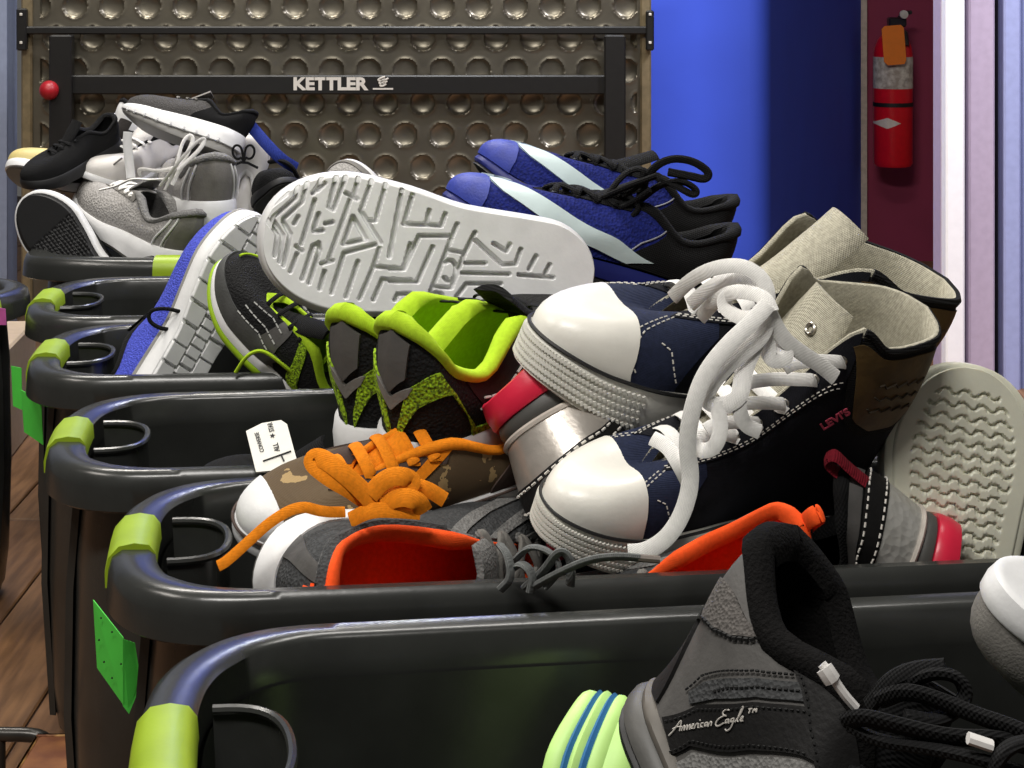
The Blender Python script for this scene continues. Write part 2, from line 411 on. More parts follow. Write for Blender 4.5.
def fill_bin(root):
    W = rim_w(RO)[:, None]
    top = RO - RN * W * .94; topi = RO - RN * W
    rows = []
    for sc_, z in BODY_L: rows.append([(p[0] * sc_, p[1] * sc_, HB + z) for p in top])
    base = rows[-1]; rows.append([(p[0] * .6, p[1] * .6, .004) for p in base]); rows.append([(0, 0, .004)] * len(base))
    inn = []
    for sc_, z in BODY_L[:-1]: inn.append([(p[0] * sc_ - .003 * n_[0], p[1] * sc_ - .003 * n_[1], HB + z) for p, n_ in zip(topi, RN)])
    inn[-1] = [(x, y, .010) for x, y, z in inn[-1]]; inn.append([(0, 0, .010)] * len(base))
    m_ = MB(); m_.grid(rows, cv=True); m_.grid(inn, cv=True); m_.build('body', PLASTIC, root)
    MB().grid(rim_loop(slice(None)), cu=True, cv=True).build('rim', PLASTIC, root, angle=50)
    for sgn in (-1, 1):
        sel = [i for i in range(len(RO)) if RO[i][0] * sgn > .25 and abs(RO[i][1]) < .050]
        sel.sort(key=lambda i: RO[i][1] * sgn)
        g = MB(); rr = grip_loop(sel); g.grid(rr, cv=True); nn = len(GRIPP)
        g.f.append(tuple(range(nn))); g.f.append(tuple((len(sel) - 1) * nn + i for i in range(nn))[::-1])
        hd_ = g.build('handle', LIMEP, root, angle=75)
        # hand pocket behind the grip: a D-shaped cup with a thin lip
        x_in = BA - .035
        arc = [(sgn * (BA - .034 - .012 * math.cos(t) ** 2 - .058 * math.sin(t) ** .8), .056 * math.cos(t)) for t in np.linspace(0.0, PI, 27)]
        m_ = MB(); m_.tube([(x, y, HB - .006) for x, y in arc], .0032, 8)
        m_.build('pocket_lip', PLASTIC, root)
        m_ = MB(); wall = [[(x, y, HB - .006) for x, y in arc], [(x * .995, y * .97, HB - .04) for x, y in arc], [(x * .995 + sgn * .006, y * .92, HB - .075) for x, y in arc]]
        m_.grid(wall); m_.grid([wall[-1], [(sgn * (x_in - .02), 0, HB - .078)] * len(arc)])
        m_.build('hand_pocket', PLASTIC, root)
        # raised vertical panel under the grip
        for yy in (-.06, .06):
            rb = MB()
            P_ = []
            for z, sc_ in ((.395, 1.0), (.30, 1.02), (.18, 1.025), (.03, 1.0)):
                xo = sgn * (BA - .036) * sc_
                P_.append([(xo, (yy - .013) * sc_, z), (xo + sgn * .007, (yy - .010) * sc_, z), (xo + sgn * .007, (yy + .010) * sc_, z), (xo, (yy + .013) * sc_, z)])
            rb.grid(P_, cv=True); rb.build('side_rib', PLASTIC, root)
    return root
def copy_bin(src, root):
    for ch in src.children:
        c = ch.copy(); COL.objects.link(c); c.parent = root
bins = []
spec = [(164, 722, 8.5, 'grey plastic bin with lime grip nearest the camera, holding the black sneaker'),
        (126, 535, 7.5, 'grey plastic bin with lime grip holding the navy high-tops and orange-lined sneakers'),
        (63, 432, 7, 'grey plastic bin with lime grip holding the white patterned outsole and lime-lined shoes'),
        (43, 350, 5.5, 'grey plastic bin with lime grip holding the blue-meshed running shoe, green note on side'),
        (41, 297, 4.0, 'grey plastic bin with lime grip just in front of the crosswise far bin')]
for i, (px, py, rt, lb) in enumerate(spec):
    r_ = make_bin(px, py, rt, lb)
    if i == 0: fill_bin(r_); proto = r_; r_.matrix_world = Matrix.Translation((0, -.037, 0)) @ r_.matrix_world @ Matrix.Diagonal((1, 1.22, 1, 1))
    else: copy_bin(proto, r_)
    bins.append(r_)
# far bin stands crosswise, its grip faces the camera
r_ = empty('storage_bin', Matrix.Translation((-.472, 3.42, 0)) @ Matrix.Rotation(math.radians(91), 4, 'Z') @ Matrix.Diagonal((1, 1.75, 1, 1)), 'grey plastic bin standing crosswise at the far end under the grey sneakers', 'bin', 'plastic bins of donated shoes')
copy_bin(proto, r_); bins.append(r_)
r_ = empty('storage_bin', Matrix.Translation((-1.065, 2.84, 0)) @ Matrix.Rotation(math.radians(-28), 4, 'Z'), 'grey plastic bin in the next row, only its right end visible beside the far bins', 'bin', 'plastic bins of donated shoes')
copy_bin(proto, r_); bins.append(r_)
# ------------------------------------------------------------------ shoes: parametric builder
# local frame of a shoe: +X towards the toe, +Z away from the ground, heel at x = 0.
def frame(toe, heel, up, L, zref=.02):
    X = (toe - heel); sc_ = X.length / L; X.normalize()
    Z = Vector(up); Z = (Z - X * Z.dot(X)).normalized(); Yv = Z.cross(X)
    M = Matrix((X, Yv, Z)).transposed().to_4x4()
    M = M @ Matrix.Scale(sc_, 4)
    return Matrix.Translation(heel - Z * zref * sc_) @ M

PROF = {
 'runner': dict(zf=[(0, .036), (.3, .032), (.6, .025), (.85, .027), (1, .036)], zb=[(0, .008), (.08, 0), (.62, 0), (.85, .007), (1, .022)],
    tx=[(0, -.01), (.15, .05), (.4, .20), (.62, .37), (.8, .52), (1, .68)], tz=[(0, .104), (.15, .092), (.40, .070), (.62, .092), (.8, .082), (1, .062)],
    tw=[(0, 0), (.04, .014), (.16, .026), (.42, .029), (.62, .022), (.75, .016), (.95, .011), (1, 0)], toeh=.060),
 'flat': dict(zf=[(0, .030), (.6, .027), (.85, .027), (1, .032)], zb=[(0, .0), (.75, 0), (1, .012)],
    tx=[(0, 0), (.15, .05), (.4, .20), (.62, .37), (.8, .52), (1, .66)], tz=[(0, .085), (.15, .080), (.40, .066), (.62, .085), (.8, .077), (1, .060)],
    tw=[(0, 0), (.04, .014), (.16, .026), (.42, .029), (.62, .022), (.75, .016), (.95, .011), (1, 0)], toeh=.056),
 'high': dict(zf=[(0, .034), (.6, .032), (.85, .034), (1, .040)], zb=[(0, .0), (.75, 0), (1, .014)],
    tx=[(0, -.03), (.12, .02), (.32, .20), (.46, .30), (.7, .46), (.85, .57), (1, .70)], tz=[(0, .150), (.12, .148), (.32, .150), (.46, .158), (.7, .112), (.85, .086), (1, .066)],
    tw=[(0, 0), (.05, .02), (.16, .033), (.32, .038), (.46, .034), (.7, .020), (.9, .013), (1, 0)], toeh=.062),
}
WID = [(0, .030), (.15, .033), (.4, .032), (.6, .041), (.75, .046), (.9, .043), (1, .040)]

class Shoe:
    def __init__(s, name, label, toe, heel, up, prof='runner', L=.285, cat='shoe', group=None, wide=1.0, flip=1, nu=72, **over):
        p = dict(PROF[prof], **over); s.p = p; s.L = L; s.wide = wide; s.flip = flip; s.nu = nu
        s.zf, s.zb, s.tx, s.tz, s.tw = spl(p['zf']), spl(p['zb']), spl(p['tx']), spl(p['tz']), spl(p['tw'])
        s.wd = spl(p.get('wd', WID))
        s.root = empty(name, frame(Vector(toe), Vector(heel), up, L), label, cat, group)
    # -- parametrisation: u 0..0.5 right side heel->toe, 0.5..1 left side toe->heel
    def qa(s, u):
        u = np.asarray(u, float) % 1.0
        a = np.where(u <= .5, 2 * u, 2 - 2 * u); sg = np.where(u <= .5, -1.0, 1.0)
        return (1 - np.cos(PI * a)) / 2, sg
    def width(s, q):
        h = np.clip(q / .15, 0, 1); t = np.clip((q - .70) / .30, 0, 1)
        return s.wd(q) * s.wide * np.sqrt(np.maximum(0, 1 - (1 - h) ** 2)) * np.maximum(0, 1 - t ** 2.4) ** (1 / 2.2)
    def yc(s, q): return s.flip * (.007 * np.sin(q * PI * 1.0) * (q < 2) - .010 * q ** 2 + .002)
    def B2(s, u):
        q, sg = s.qa(u)
        return q * s.L, s.yc(q) + sg * s.width(q)
    def bout(s, u):
        e = .002
        x1, y1 = s.B2(u + e); x0, y0 = s.B2(u - e)
        dx, dy = x1 - x0, y1 - y0; n = np.hypot(dx, dy) + 1e-12
        return dy / n, -dx / n
    def bq(s, q): return 1 - (1 - q) ** 1.35
    def ub(s, b, side):
        q = 1 - (1 - b) ** (1 / 1.35); a = math.acos(1 - 2 * q) / PI
        return a / 2 if side < 0 else 1 - a / 2
    def P(s, u, v):
        u = np.asarray(u, float); v = np.asarray(v, float); u, v = np.broadcast_arrays(u, v)
        q, sg = s.qa(u); x, y = s.B2(u); z = s.zf(q); ox, oy = s.bout(u)
        b = s.bq(q); X = s.tx(b) * s.L; Z = s.tz(b)
        Yt = s.yc(X / s.L) + sg * s.tw(b)
        f = np.clip((q - .55) / .37, 0, 1); f = f * f * (3 - 2 * f)
        H = Z - z
        th = s.p['toeh']
        p1x = x + ox * .004 * (1 - f) + ox * .003 * f; p1y = y + oy * .004 * (1 - f) + oy * .003 * f
        p1z = z + (1 - f) * .38 * H + f * (th - z) * 1.2
        p2x = X + (1 - f) * ox * .008 + f * (x - X) * .5
        p2y = Yt + (1 - f) * oy * .008 + f * (y - Yt) * .5
        p2z = Z - (1 - f) * .36 * H + f * .004
        k0, k1, k2, k3 = (1 - v) ** 3, 3 * v * (1 - v) ** 2, 3 * v * v * (1 - v), v ** 3
        return np.stack([k0 * x + k1 * p1x + k2 * p2x + k3 * X, k0 * y + k1 * p1y + k2 * p2y + k3 * Yt, k0 * z + k1 * p1z + k2 * p2z + k3 * Z], -1)
    def N(s, u, v):
        u = np.asarray(u, float); v = np.asarray(v, float); u, v = np.broadcast_arrays(u, v)
        vc = np.clip(v, .03, .97)
        du = s.P(u + .004, vc) - s.P(u - .004, vc); dv = s.P(u, vc + .03) - s.P(u, vc - .03)
        n = np.cross(du, dv); n /= np.linalg.norm(n, axis=-1, keepdims=True) + 1e-12
        return n
    def S(s, u, v, off=0.0):
        return s.P(u, v) + s.N(u, v) * np.asarray(off)[..., None] if np.ndim(off) else s.P(u, v) + s.N(u, v) * off
    # -- parts
    def us(s): return np.arange(s.nu) / s.nu
    def upper(s, m, name='upper', nv=14):
        u, v = np.meshgrid(s.us(), np.linspace(0, 1, nv), indexing='ij')
        return MB().grid(s.S(u, v), cu=True).build(name, m, s.root)
    def lining(s, m, puff=.004, depth=.25, bmax=.66, thick=.003, name='lining', vout=0):
        """rolled collar edge and inside walls, with an insole"""
        u = s.us(); q, sg = s.qa(u); b = s.bq(q)
        k = np.clip((bmax - b) / .1, 0, 1)
        rows = []
        n = s.N(u, np.full_like(u, .97)); P1 = s.P(u, np.ones_like(u)); Pd = s.P(u, np.full_like(u, .90))
        up = P1 - Pd; up /= np.linalg.norm(up, axis=-1, keepdims=True) + 1e-9
        pf = (puff * k)[:, None]
        va, vb = (.90, .93) if not vout else (vout, vout + .008)
        rows.append(s.P(u, np.full_like(u, va)) + n * .0003)
        rows.append(s.P(u, np.full_like(u, vb)) + n * (.0008 + pf * .7))
        rows.append(P1 + n * (.0008 + pf * .8)); rows.append(P1 + up * (pf * .8 + .0006) + n * (.0003 + .2 * pf))
        rows.append(P1 + up * (pf * .7 + .0004) - n * (thick * .7 + pf * .6)); rows.append(P1 - n * (thick + pf * 1.4))
        for v in (.85, .65, .45, depth, .12, .03): rows.append(s.P(u, np.full_like(u, v)) - s.N(u, np.full_like(u, v)) * (thick + (puff * k * (v > .6) * .8)[:, None]))
        last = rows[-1]; zc = s.zf(q) + .002
        flo = last.copy(); flo[:, 2] = zc; rows.append(flo)
        c = flo.copy(); c[:, 1] = s.yc(q); rows.append(c)
        return MB().grid(np.stack(rows, 1), cu=True).build(name, m, s.root, angle=70)
    def sole(s, layers, bottom=True):
        """layers: (part name, material, f0, f1, out0, out1) between ground profile and feather line"""
        u = s.us(); q, sg = s.qa(u); x, y = s.B2(u); ox, oy = s.bout(u); z0, z1 = s.zb(q), s.zf(q)
        obs = []
        for i, (nm, m, f0, f1, o0, o1) in enumerate(layers):
            def ring(f, out, dz=0): return np.stack([x + ox * out, y + oy * out, z0 + (z1 - z0) * f + dz], -1)
            rows = [ring(f0, o0 - .007), ring(f0, o0 - .002), ring(f0, o0, .0015), ring((f0 + f1) / 2, (o0 + o1) / 2 + .0012), ring(f1, o1, -.001), ring(f1, o1 - .0015, .0008), ring(f1, -.008 + min(o1, 0), .0005)]
            mb = MB().grid(np.stack(rows, 1), cu=True)
            h = s.nu // 2
            if f0 == 0 and bottom:
                lo = rows[0]; G = np.stack([np.stack([lo[k] * (1 - t) + lo[(s.nu - k) % s.nu] * t for t in np.linspace(0, 1, 5)]) for k in range(h + 1)])
                mb.grid(G)
            obs.append(mb.build(nm, m, s.root))
        return obs
    def between(s, name, m, A, B, th=.0012, nu=24, nv=8, base=-.0006, parent=None, d=None):
        """raised panel whose two long edges are the (u, v) polylines A and B"""
        A = poly_resample(A, nu) if len(A) != nu else np.array(A); B = poly_resample(B, nu) if len(B) != nu else np.array(B)
        t = np.linspace(0, 1, nv)[None, :, None]
        UV = A[:, None] * (1 - t) + B[:, None] * t
        UV = np.concatenate([UV[:1], UV, UV[-1:]], 0); UV = np.concatenate([UV[:, :1], UV, UV[:, -1:]], 1)
        off = np.full(UV.shape[:2], th); off[0] = off[-1] = base; off[:, 0] = base; off[:, -1] = base
        return MB().grid(s.S(UV[..., 0], UV[..., 1], off)).build(name, m, parent or s.root, angle=50)
    def rect(s, name, m, u0, u1, v0, v1, **k): return s.between(name, m, [(u0, v0), (u1, v0)], [(u0, v1), (u1, v1)], **k)
    def cap(s, name, m, test, u0, u1, th=.0015, n=40, invert=False, **k):
        """panel from the sole up to the surface where test(P) stops holding"""
        n = max(n, 90); us_ = np.linspace(u0, u1, n); vv = np.linspace(0, 1, 240)
        V = s.P(us_[:, None], vv[None, :]); ok = test(V)
        first = np.where(ok.all(1), 1.0, vv[np.argmin(ok, 1)])
        A = np.stack([us_, np.zeros(n)], 1); B = np.stack([us_, first], 1)
        return s.between(name, m, A, B, th=th, nu=n, nv=10, **k)
    def line(s, name, m, path, r=.0012, off=.0008, n=40, closed=False, parent=None, flat=1.0):
        Q = poly_resample(path, n); p = s.S(Q[:, 0], Q[:, 1], off); nn = s.N(Q[:, 0], Q[:, 1])
        return MB().tube(p, r, 6, closed=closed, flat=flat, hint=[tuple(x) for x in nn]).build(name, m, parent or s.root)
    def stitches(s, m, paths, off=.0014, dash=.0026, gap=.0022, r=.00055, name='stitching', parent=None):
        mb = MB()
        for path in paths:
            Q = poly_resample(path, 160); p = s.S(Q[:, 0], Q[:, 1], off); d = np.r_[0, np.cumsum(np.linalg.norm(np.diff(p, axis=0), axis=1))]
            x = 0
            while x + dash < d[-1]:
                e = [np.array([np.interp(x + t, d, p[:, k]) for k in range(3)]) for t in (0, dash)]
                mb.tube(e, r, 4); x += dash + gap
        return tag(mb.build(name, m, parent or s.root, smooth=False), kind='stuff')
    def tongue(s, m, pts, w, th=.004, arch=.006, name='tongue', w0=None, edge=None):
        """pts: (x/L, z) along the centre line; w: half widths"""
        n = 18; Pc = np.array(chaikin([(a * s.L, 0, c) for a, c in pts], 2)); Pc = poly_resample(Pc, n); W = np.interp(np.linspace(0, 1, n), np.linspace(0, 1, len(w)), w)
        T = np.gradient(Pc, axis=0); T /= np.linalg.norm(T, axis=1, keepdims=True)
        nn = np.stack([-T[:, 2], 0 * T[:, 0], T[:, 0]], 1); nn *= np.sign(nn[:, 2:3] + 1e-6)
        yc_ = s.yc(Pc[:, 0] / s.L)
        top, bot = [], []
        for k, t in enumerate(np.linspace(-1, 1, 9)):
            o = -arch * t * t
            c = Pc + np.stack([0 * yc_, yc_ + W * t, 0 * yc_], 1) + nn * o
            e = 1 - abs(t) ** 6
            top.append(c + nn * th * .5 * (e + .15)); bot.append(c - nn * th * .5 * (e + .15))
        loop = np.stack(top + bot[::-1], 1)
        loop = np.concatenate([loop[:1] * .999 + loop[:1].mean(1, keepdims=True) * .001, loop, loop[-1:].mean(1, keepdims=True).repeat(loop.shape[1], 1)], 0)
        return MB().grid(loop, cv=True).build(name, m, s.root, angle=70)
    def eye(s, b, side, v=.88): return s.ub(b, side), v
    def eyelets(s, m, bs, v=.88, r=.0036, sides=(-1, 1), hole=None):
        for side in sides:
            for b in bs:
                u, vv = s.eye(b, side, v); c = s.S(u, vv, .0012); nn = s.N(u, vv)
                c = Vector(c); nn = Vector(nn); a = nn.orthogonal().normalized(); d = nn.cross(a)
                mb = MB().tube([c + (a * math.cos(t) + d * math.sin(t)) * r for t in np.linspace(0, 2 * PI, 12, endpoint=False)], .0011, 5, closed=True)
                mb.build('eyelet', m, s.root)
    def lace_bars(s, m, bs, v=.88, w=.0035, flat=.32, lift=.006, cross=False, nm='lace'):
        for i, b in enumerate(bs):
            for sd in ((1, -1) if cross else (1,)):
                b2 = bs[min(i + 1, len(bs) - 1)] if cross and i + 1 < len(bs) else b
                if cross and i + 1 >= len(bs) and sd == -1: continue
                uA, vA = s.eye(b, sd, v); uB, vB = s.eye(b2, -sd, v)
                A = Vector(s.S(uA, vA, .0012)); Bp = Vector(s.S(uB, vB, .0012)); nA = Vector(s.N(uA, vA)); nB = Vector(s.N(uB, vB))
                mid = (A + Bp) / 2 + (nA + nB).normalized() * lift
                path = chaikin([A - nA * .002, A + nA * .0035, A * .75 + Bp * .25 + (nA * .8 + nB * .2) * (lift * .9), mid, A * .25 + Bp * .75 + (nA * .2 + nB * .8) * (lift * .9), Bp + nB * .0035, Bp - nB * .002], 2)
                k = len(path); hint = [tuple(nA * (1 - j / (k - 1)) + nB * (j / (k - 1)) + Vector((0, 0, .3))) for j in range(k)]
                MB().tube(path, w, 8, flat=flat, hint=hint).build(nm, m, s.root)
    def local(s, p): return s.root.matrix_world.inverted() @ Vector(p)
    def cord(s, m, pts, w=.003, flat=1.0, hint=None, sm=2, name='lace', world=True, tip=None):
        """lace through given points (world space by default)"""
        P_ = [s.local(p) if world else Vector(p) for p in pts]
        sc_ = s.root.matrix_world.to_scale().x
        P_ = chaikin(P_, sm)
        h = None
        if hint is not None:
            R3 = s.root.matrix_world.to_3x3().inverted()
            h = [tuple(R3 @ Vector(hint))] * len(P_)
        o = MB().tube(P_, w / sc_, 8, flat=flat, hint=h).build(name, m, s.root)
        if tip is not None:
            MB().tube([P_[-1] + (P_[-1] - P_[-2]).normalized() * t for t in (-.001, .012)], w / sc_ * .8, 8).build('lace_tip', tip, o)
        return o
    def tab(s, m, x, z, w=.007, h=.02, th=.0018, lean=.006, name='pull_tab'):
        """webbing loop at the back of the heel"""
        path = [(x, 0, z - .018), (x - .004, 0, z), (x - lean - .003, 0, z + h * .8), (x - lean + .004, 0, z + h), (x - lean + .010, 0, z + h * .7), (x + .006, 0, z - .01)]
        return MB().tube(chaikin(path, 2), w, 8, flat=th / w, hint=[(1, 0, .2)] * len(chaikin(path, 2))).build(name, m, s.root)
    def text(s, m, txt, size, u, v, ang=0, off=.0025, mirror=False, parent=None, **k):
        vs_, fs_ = text_mesh(txt, size, .0003, **k)
        p = Vector(s.S(u, v, off)); n_ = Vector(s.N(u, v)); e = Vector(s.P(u + .01, v) - s.P(u - .01, v)).normalized()
        if mirror: e = -e
        e = (e - n_ * e.dot(n_)).normalized(); f_ = n_.cross(e)
        ca, sa = math.cos(ang), math.sin(ang)
        mb = MB(); mb.add([p + e * (x * ca - y * sa) + f_ * (x * sa + y * ca) + n_ * z for x, y, z in vs_], fs_)
        return mb.build('lettering', m, parent or s.root, smooth=False)
    def tread(s, m, height, name='outsole_tread', nx=150, ny=60, zoff=.0, inset=.0, recess=.003):
        """ground surface with real relief: height(X, Y) arrays in local metres -> depth of grooves 0..1"""
        a = np.linspace(0.012, .988, nx); q = (1 - np.cos(PI * a)) / 2
        x = q * s.L; W = s.width(q) - inset; t = np.linspace(-1, 1, ny)
        X = np.repeat(x[:, None], ny, 1); Yv = s.yc(q)[:, None] + W[:, None] * t[None]
        g = height(X, Yv)
        edge = np.clip((1 - np.abs(t)) / .04, 0, 1)[None] * np.clip(np.minimum(a, 1 - a) / .02 - .3, 0, 1)[:, None]
        Z = s.zb(q)[:, None] - zoff * edge ** .5 + recess * g * edge
        return MB().grid(np.stack([X, Yv, Z], -1)).build(name, m, s.root, fix=False, angle=60)

def seg_groove(segs, w):
    """groove depth field: 1 on the given line segments, falling to 0 at half width w"""
    def h(X, Yv):
        D = np.full(X.shape, 9.0)
        for (ax, ay), (bx, by) in segs:
            dx, dy = bx - ax, by - ay; L2 = dx * dx + dy * dy + 1e-12
            t = np.clip(((X - ax) * dx + (Yv - ay) * dy) / L2, 0, 1)
            D = np.minimum(D, np.hypot(X - ax - t * dx, Yv - ay - t * dy))
        return np.clip(1.6 - D / w * 1.6, 0, 1)
    return h
# ------------------------------------------------------------------ shoe materials
NAVY = fabric('navy_canvas', '232a42', bscale=330, bstr=.3)
DNAVY = fabric('dark_navy_canvas', '15161d', bscale=330, bstr=.3)
OFFW = rubber('white_rubber', 'dddbd2', rough=.45)
TOEW = rubber('toe_cap_rubber', 'e6e3da', rough=.32)
FOXW = rubber('foxing_rubber', 'd2cfc4', rough=.5)
LINEN = fabric('linen_lining', 'b3ae9c', bscale=260)
LACEW = fabric('white_lace', 'eceae6', bscale=420, bstr=.3, var=.04)
BLACKF = fabric('black_fabric', '121213')
BLACKM = mesh_knit('black_mesh', '131314')
BLACKFUZZ = mat('black_fleece', '0e0d0d', rough=1, bump='noise', bscale=420, bstr=1.0, spec=.15)
BLACKR = rubber('black_rubber', '1b1b1c', rough=.55)
BLACKL = mat('black_leather', '141313', rough=.55, bump='noise', bscale=300, bstr=.2, spec=.28)
GREYL = mat('grey_leather', '545250', rough=.55, bump='noise', bscale=350, bstr=.15, spec=.4)
DGREYM = mesh_knit('dark_grey_mesh', '454647')
GREYM = mesh_knit('grey_mesh', '7d7c7a')
GREYK = mesh_knit('grey_knit', 'a9a6a3', bscale=300)
GREYS = mat('grey_suede', '77746f', rough=.9, bump='noise', bscale=500, bstr=.3)
STEEL = mat('eyelet_metal', 'a9a49a', rough=.3, metal=.9)
STITCHW = mat('white_thread', 'd8d4cc', rough=.8, var=.02)
STITCHB = mat('black_thread', '0a0a0a', rough=.8, var=.02)
LIME = fabric('lime_lining', 'b2d62c', bscale=420, bstr=.2, var=.06)
LIMEM = mesh_knit('lime_mesh', 'a6cf22', col2='38431a', vscale=500)
LIMER = rubber('lime_rubber', '9cc021')
WHITER = rubber('bright_white_rubber', 'e4e4e4', rough=.4)
ORANGE = fabric('orange_lining', 'ff5a20', bscale=420, bstr=.2, var=.05)
ORLACE = fabric('orange_lace', 'f08a14', bscale=420, bstr=.3, var=.08)
BROWN = mat('brown_nubuck', '4a3b34', rough=.85, bump='noise', bscale=400, bstr=.2)
CAMO = mat('camo_canvas', 'a48a5e', col2='57462f', vscale=48, rough=.85, bump='weave', bscale=300)
CAMO.node_tree.nodes['Color Ramp'].color_ramp.interpolation = 'CONSTANT'
PATCH = mat('brown_leather_patch', '59441f', rough=.6, bump='noise', bscale=200, bstr=.2, col2='453416', vscale=60)
PINKT = mat('pink_print', 'd0506a', rough=.7, var=.02)
SILVER = mat('silver_leather', 'b9b2aa', rough=.33, metal=.55, var=.08, bump='noise', bscale=220, bstr=.12)
SILVERP = mat('silver_perforated', 'c3c1bb', rough=.4, metal=.35, bump='knit', bscale=160, bstr=.5, var=.05)
REDR = rubber('red_rubber', 'd22240', rough=.35)
REDD = fabric('dark_red_webbing', '7d1626')
BLUEK = mesh_knit('blue_knit', '182476', bscale=330, col2='111a58')
BLUEL = mat('blue_toe_overlay', '28399a', rough=.55, bump='noise', bscale=400, bstr=.25)
PALE = rubber('pale_stripe', 'd5e6e6', rough=.35)
BLUEM = mesh_knit('periwinkle_mesh', '4b56c8')
GREYR = rubber('grey_rubber', '8c8a86')
DGREYR = rubber('dark_grey_rubber', '4c4b48')
PLIME = mat('pale_lime_foam', 'c4f08c', rough=.5, var=.03)
BLUES = mat('blue_stripe', '2f6ca8', rough=.5, var=.03)
CREAMR = rubber('cream_sole', 'd3d2c0', rough=.35, sss=.15)
TG = [(.66, .056), (.54, .079), (.45, .098), (.385, .113)]; TW = [.010, .016, .020, .018]
TGH = [(.66, .060), (.55, .086), (.44, .112), (.36, .145), (.32, .165)]; TGE = [(.66, .060), (.55, .090), (.44, .122), (.35, .166), (.29, .212)]; TWH = [.010, .017, .021, .024, .024]
GRP = 'used shoes piled in the bins'

def side_point(s, u, f, out):
    q, sg = s.qa(u); x, y = s.B2(u); ox, oy = s.bout(u); z0, z1 = s.zb(q), s.zf(q)
    return np.stack([x + ox * out, y + oy * out, z0 + (z1 - z0) * f], -1)

# ------------------------------------------------------------------ the two canvas high-tops
def hightop(label, toe, heel, up, patch_side=1, ov={}, capx=.785, eyes=(.9, .835, .77, .705, .64, .575, .51)):
    s = Shoe('high_top_sneaker', label, toe, heel, up, 'high', L=.285, group=GRP, flip=-1, **ov)
    s.upper(DNAVY if patch_side else NAVY, nv=18); s.lining(LINEN, puff=.0, bmax=.9, thick=.0025)
    # canvas vamp ahead of the eyestays
    s.sole([('outsole', FOXW, 0, .16, .003, .004), ('foxing', OFFW, .16, 1.0, .0045, .0035)])
    tcap = s.cap('toe_cap', TOEW, lambda P: P[..., 0] > capx * s.L, .345, .655, th=.0022, n=44)
    s.cap('vamp', NAVY, lambda P: P[..., 0] > .60 * s.L, .31, .69, th=.0009, n=44)
    s.line('pinstripe', BLACKR, [(.12, .012), (.3, .012), (.5, .014), (.7, .012), (.88, .012)], r=.0013, off=.0042, n=90)
    lg = MB()
    for r_ in range(5):
        for k in range(66):
            u = .335 + (k + .5 * (r_ % 2)) * .33 / 66
            c = side_point(s, np.array(u), .22 + r_ * .155, .0052); ox, oy = s.bout(np.array(u))
            a_ = math.atan2(oy, ox)
            lg.box(c, (.0022, .0022, .0028), Matrix.Rotation(a_, 3, 'Z') @ Matrix.Rotation(.6, 3, 'X'))
    tag(lg.build('toe_bumper_ribs', OFFW, s.root, smooth=False), kind='stuff')
    for sd in (-1, 1):
        bs = np.linspace(.47, .93, 14)
        us_ = [s.ub(b, sd) for b in bs]
        ey = s.between('eyestay', DNAVY, [(u, .985) for u in us_], [(u - sd * -.004, .70) for u in us_], th=.0016, nu=24)
        s.stitches(STITCHW, [[(u, .725) for u in us_], [(u, .755) for u in us_]], off=.0022, parent=ey)
        # collar binding
        bb = [s.ub(b, sd) for b in np.linspace(.0, .46, 16)]
        s.line('collar_binding', BLACKF, [(u, .985) for u in bb], r=.0034, off=.0005, n=40, flat=.8)
        # foxing stitch curve on the quarter
        q_ = [(s.ub(.93, sd), .70), (s.ub(.94, sd), .45), (s.ub(.93, sd), .2), (s.ub(.9, sd), .06)]
        s.stitches(STITCHW, [q_, [(u + sd * .008, v) for u, v in q_]], off=.0012)
        q_ = [(s.ub(.80, sd), .10), (s.ub(.86, sd), .34), (s.ub(.90, sd), .40)]
        s.stitches(STITCHW, [q_], off=.0014)
    s.eyelets(STEEL, eyes, r=.0034)
    ps = 1
    pt = [(.785, .93), (.82, .95), (.87, .95), (.915, .93)]; pb = [(.825, .62), (.855, .54), (.885, .54), (.91, .62)]
    ring = s.between('ankle_patch_border', BLACKF, [(.775, .96), (.82, .97), (.87, .97), (.925, .96)], [(.812, .60), (.852, .50), (.888, .50), (.922, .60)], th=.0012)
    s.between('ankle_patch', PATCH, pt, pb, th=.0022)
    pr = MB()
    for k in range(3):
        for a_, b_ in (((.835, .82 - k * .07), (.895, .80 - k * .07)),):
            Q = poly_resample([a_, b_], 14); p = s.S(Q[:, 0], Q[:, 1] + .012 * np.sin(np.arange(14) * 2.1 + k), .0026); pr.tube(p, .0009, 4)
    tag(pr.build('patch_stamp', mat('patch_stamp_ink', '2e2210', rough=.8), s.root), kind='stuff')
    s.between('heel_strip', BLACKF, [(.985, .98), (1.0, .98), (1.015, .98)], [(.985, .02), (1.0, .02), (1.015, .02)], th=.0014)
    return s
D = hightop('navy canvas high-top lying on top of its mate, toe on the lime shoe, collar open', at(522, 352, 1.64), at(866, 432, 1.80), (.32, -.20, 1), ov=dict(tz=[(0, .142), (.12, .140), (.32, .138), (.46, .146), (.7, .108), (.85, .086), (1, .066)], tw=[(0, 0), (.05, .022), (.16, .040), (.32, .050), (.46, .046), (.7, .022), (.9, .013), (1, 0)]), capx=.815)
D.tongue(LINEN, TGH, TWH, arch=.010)
D.lace_bars(LACEW, (.9, .835, .77), w=.0058, flat=.3, lift=.010, v=.86)
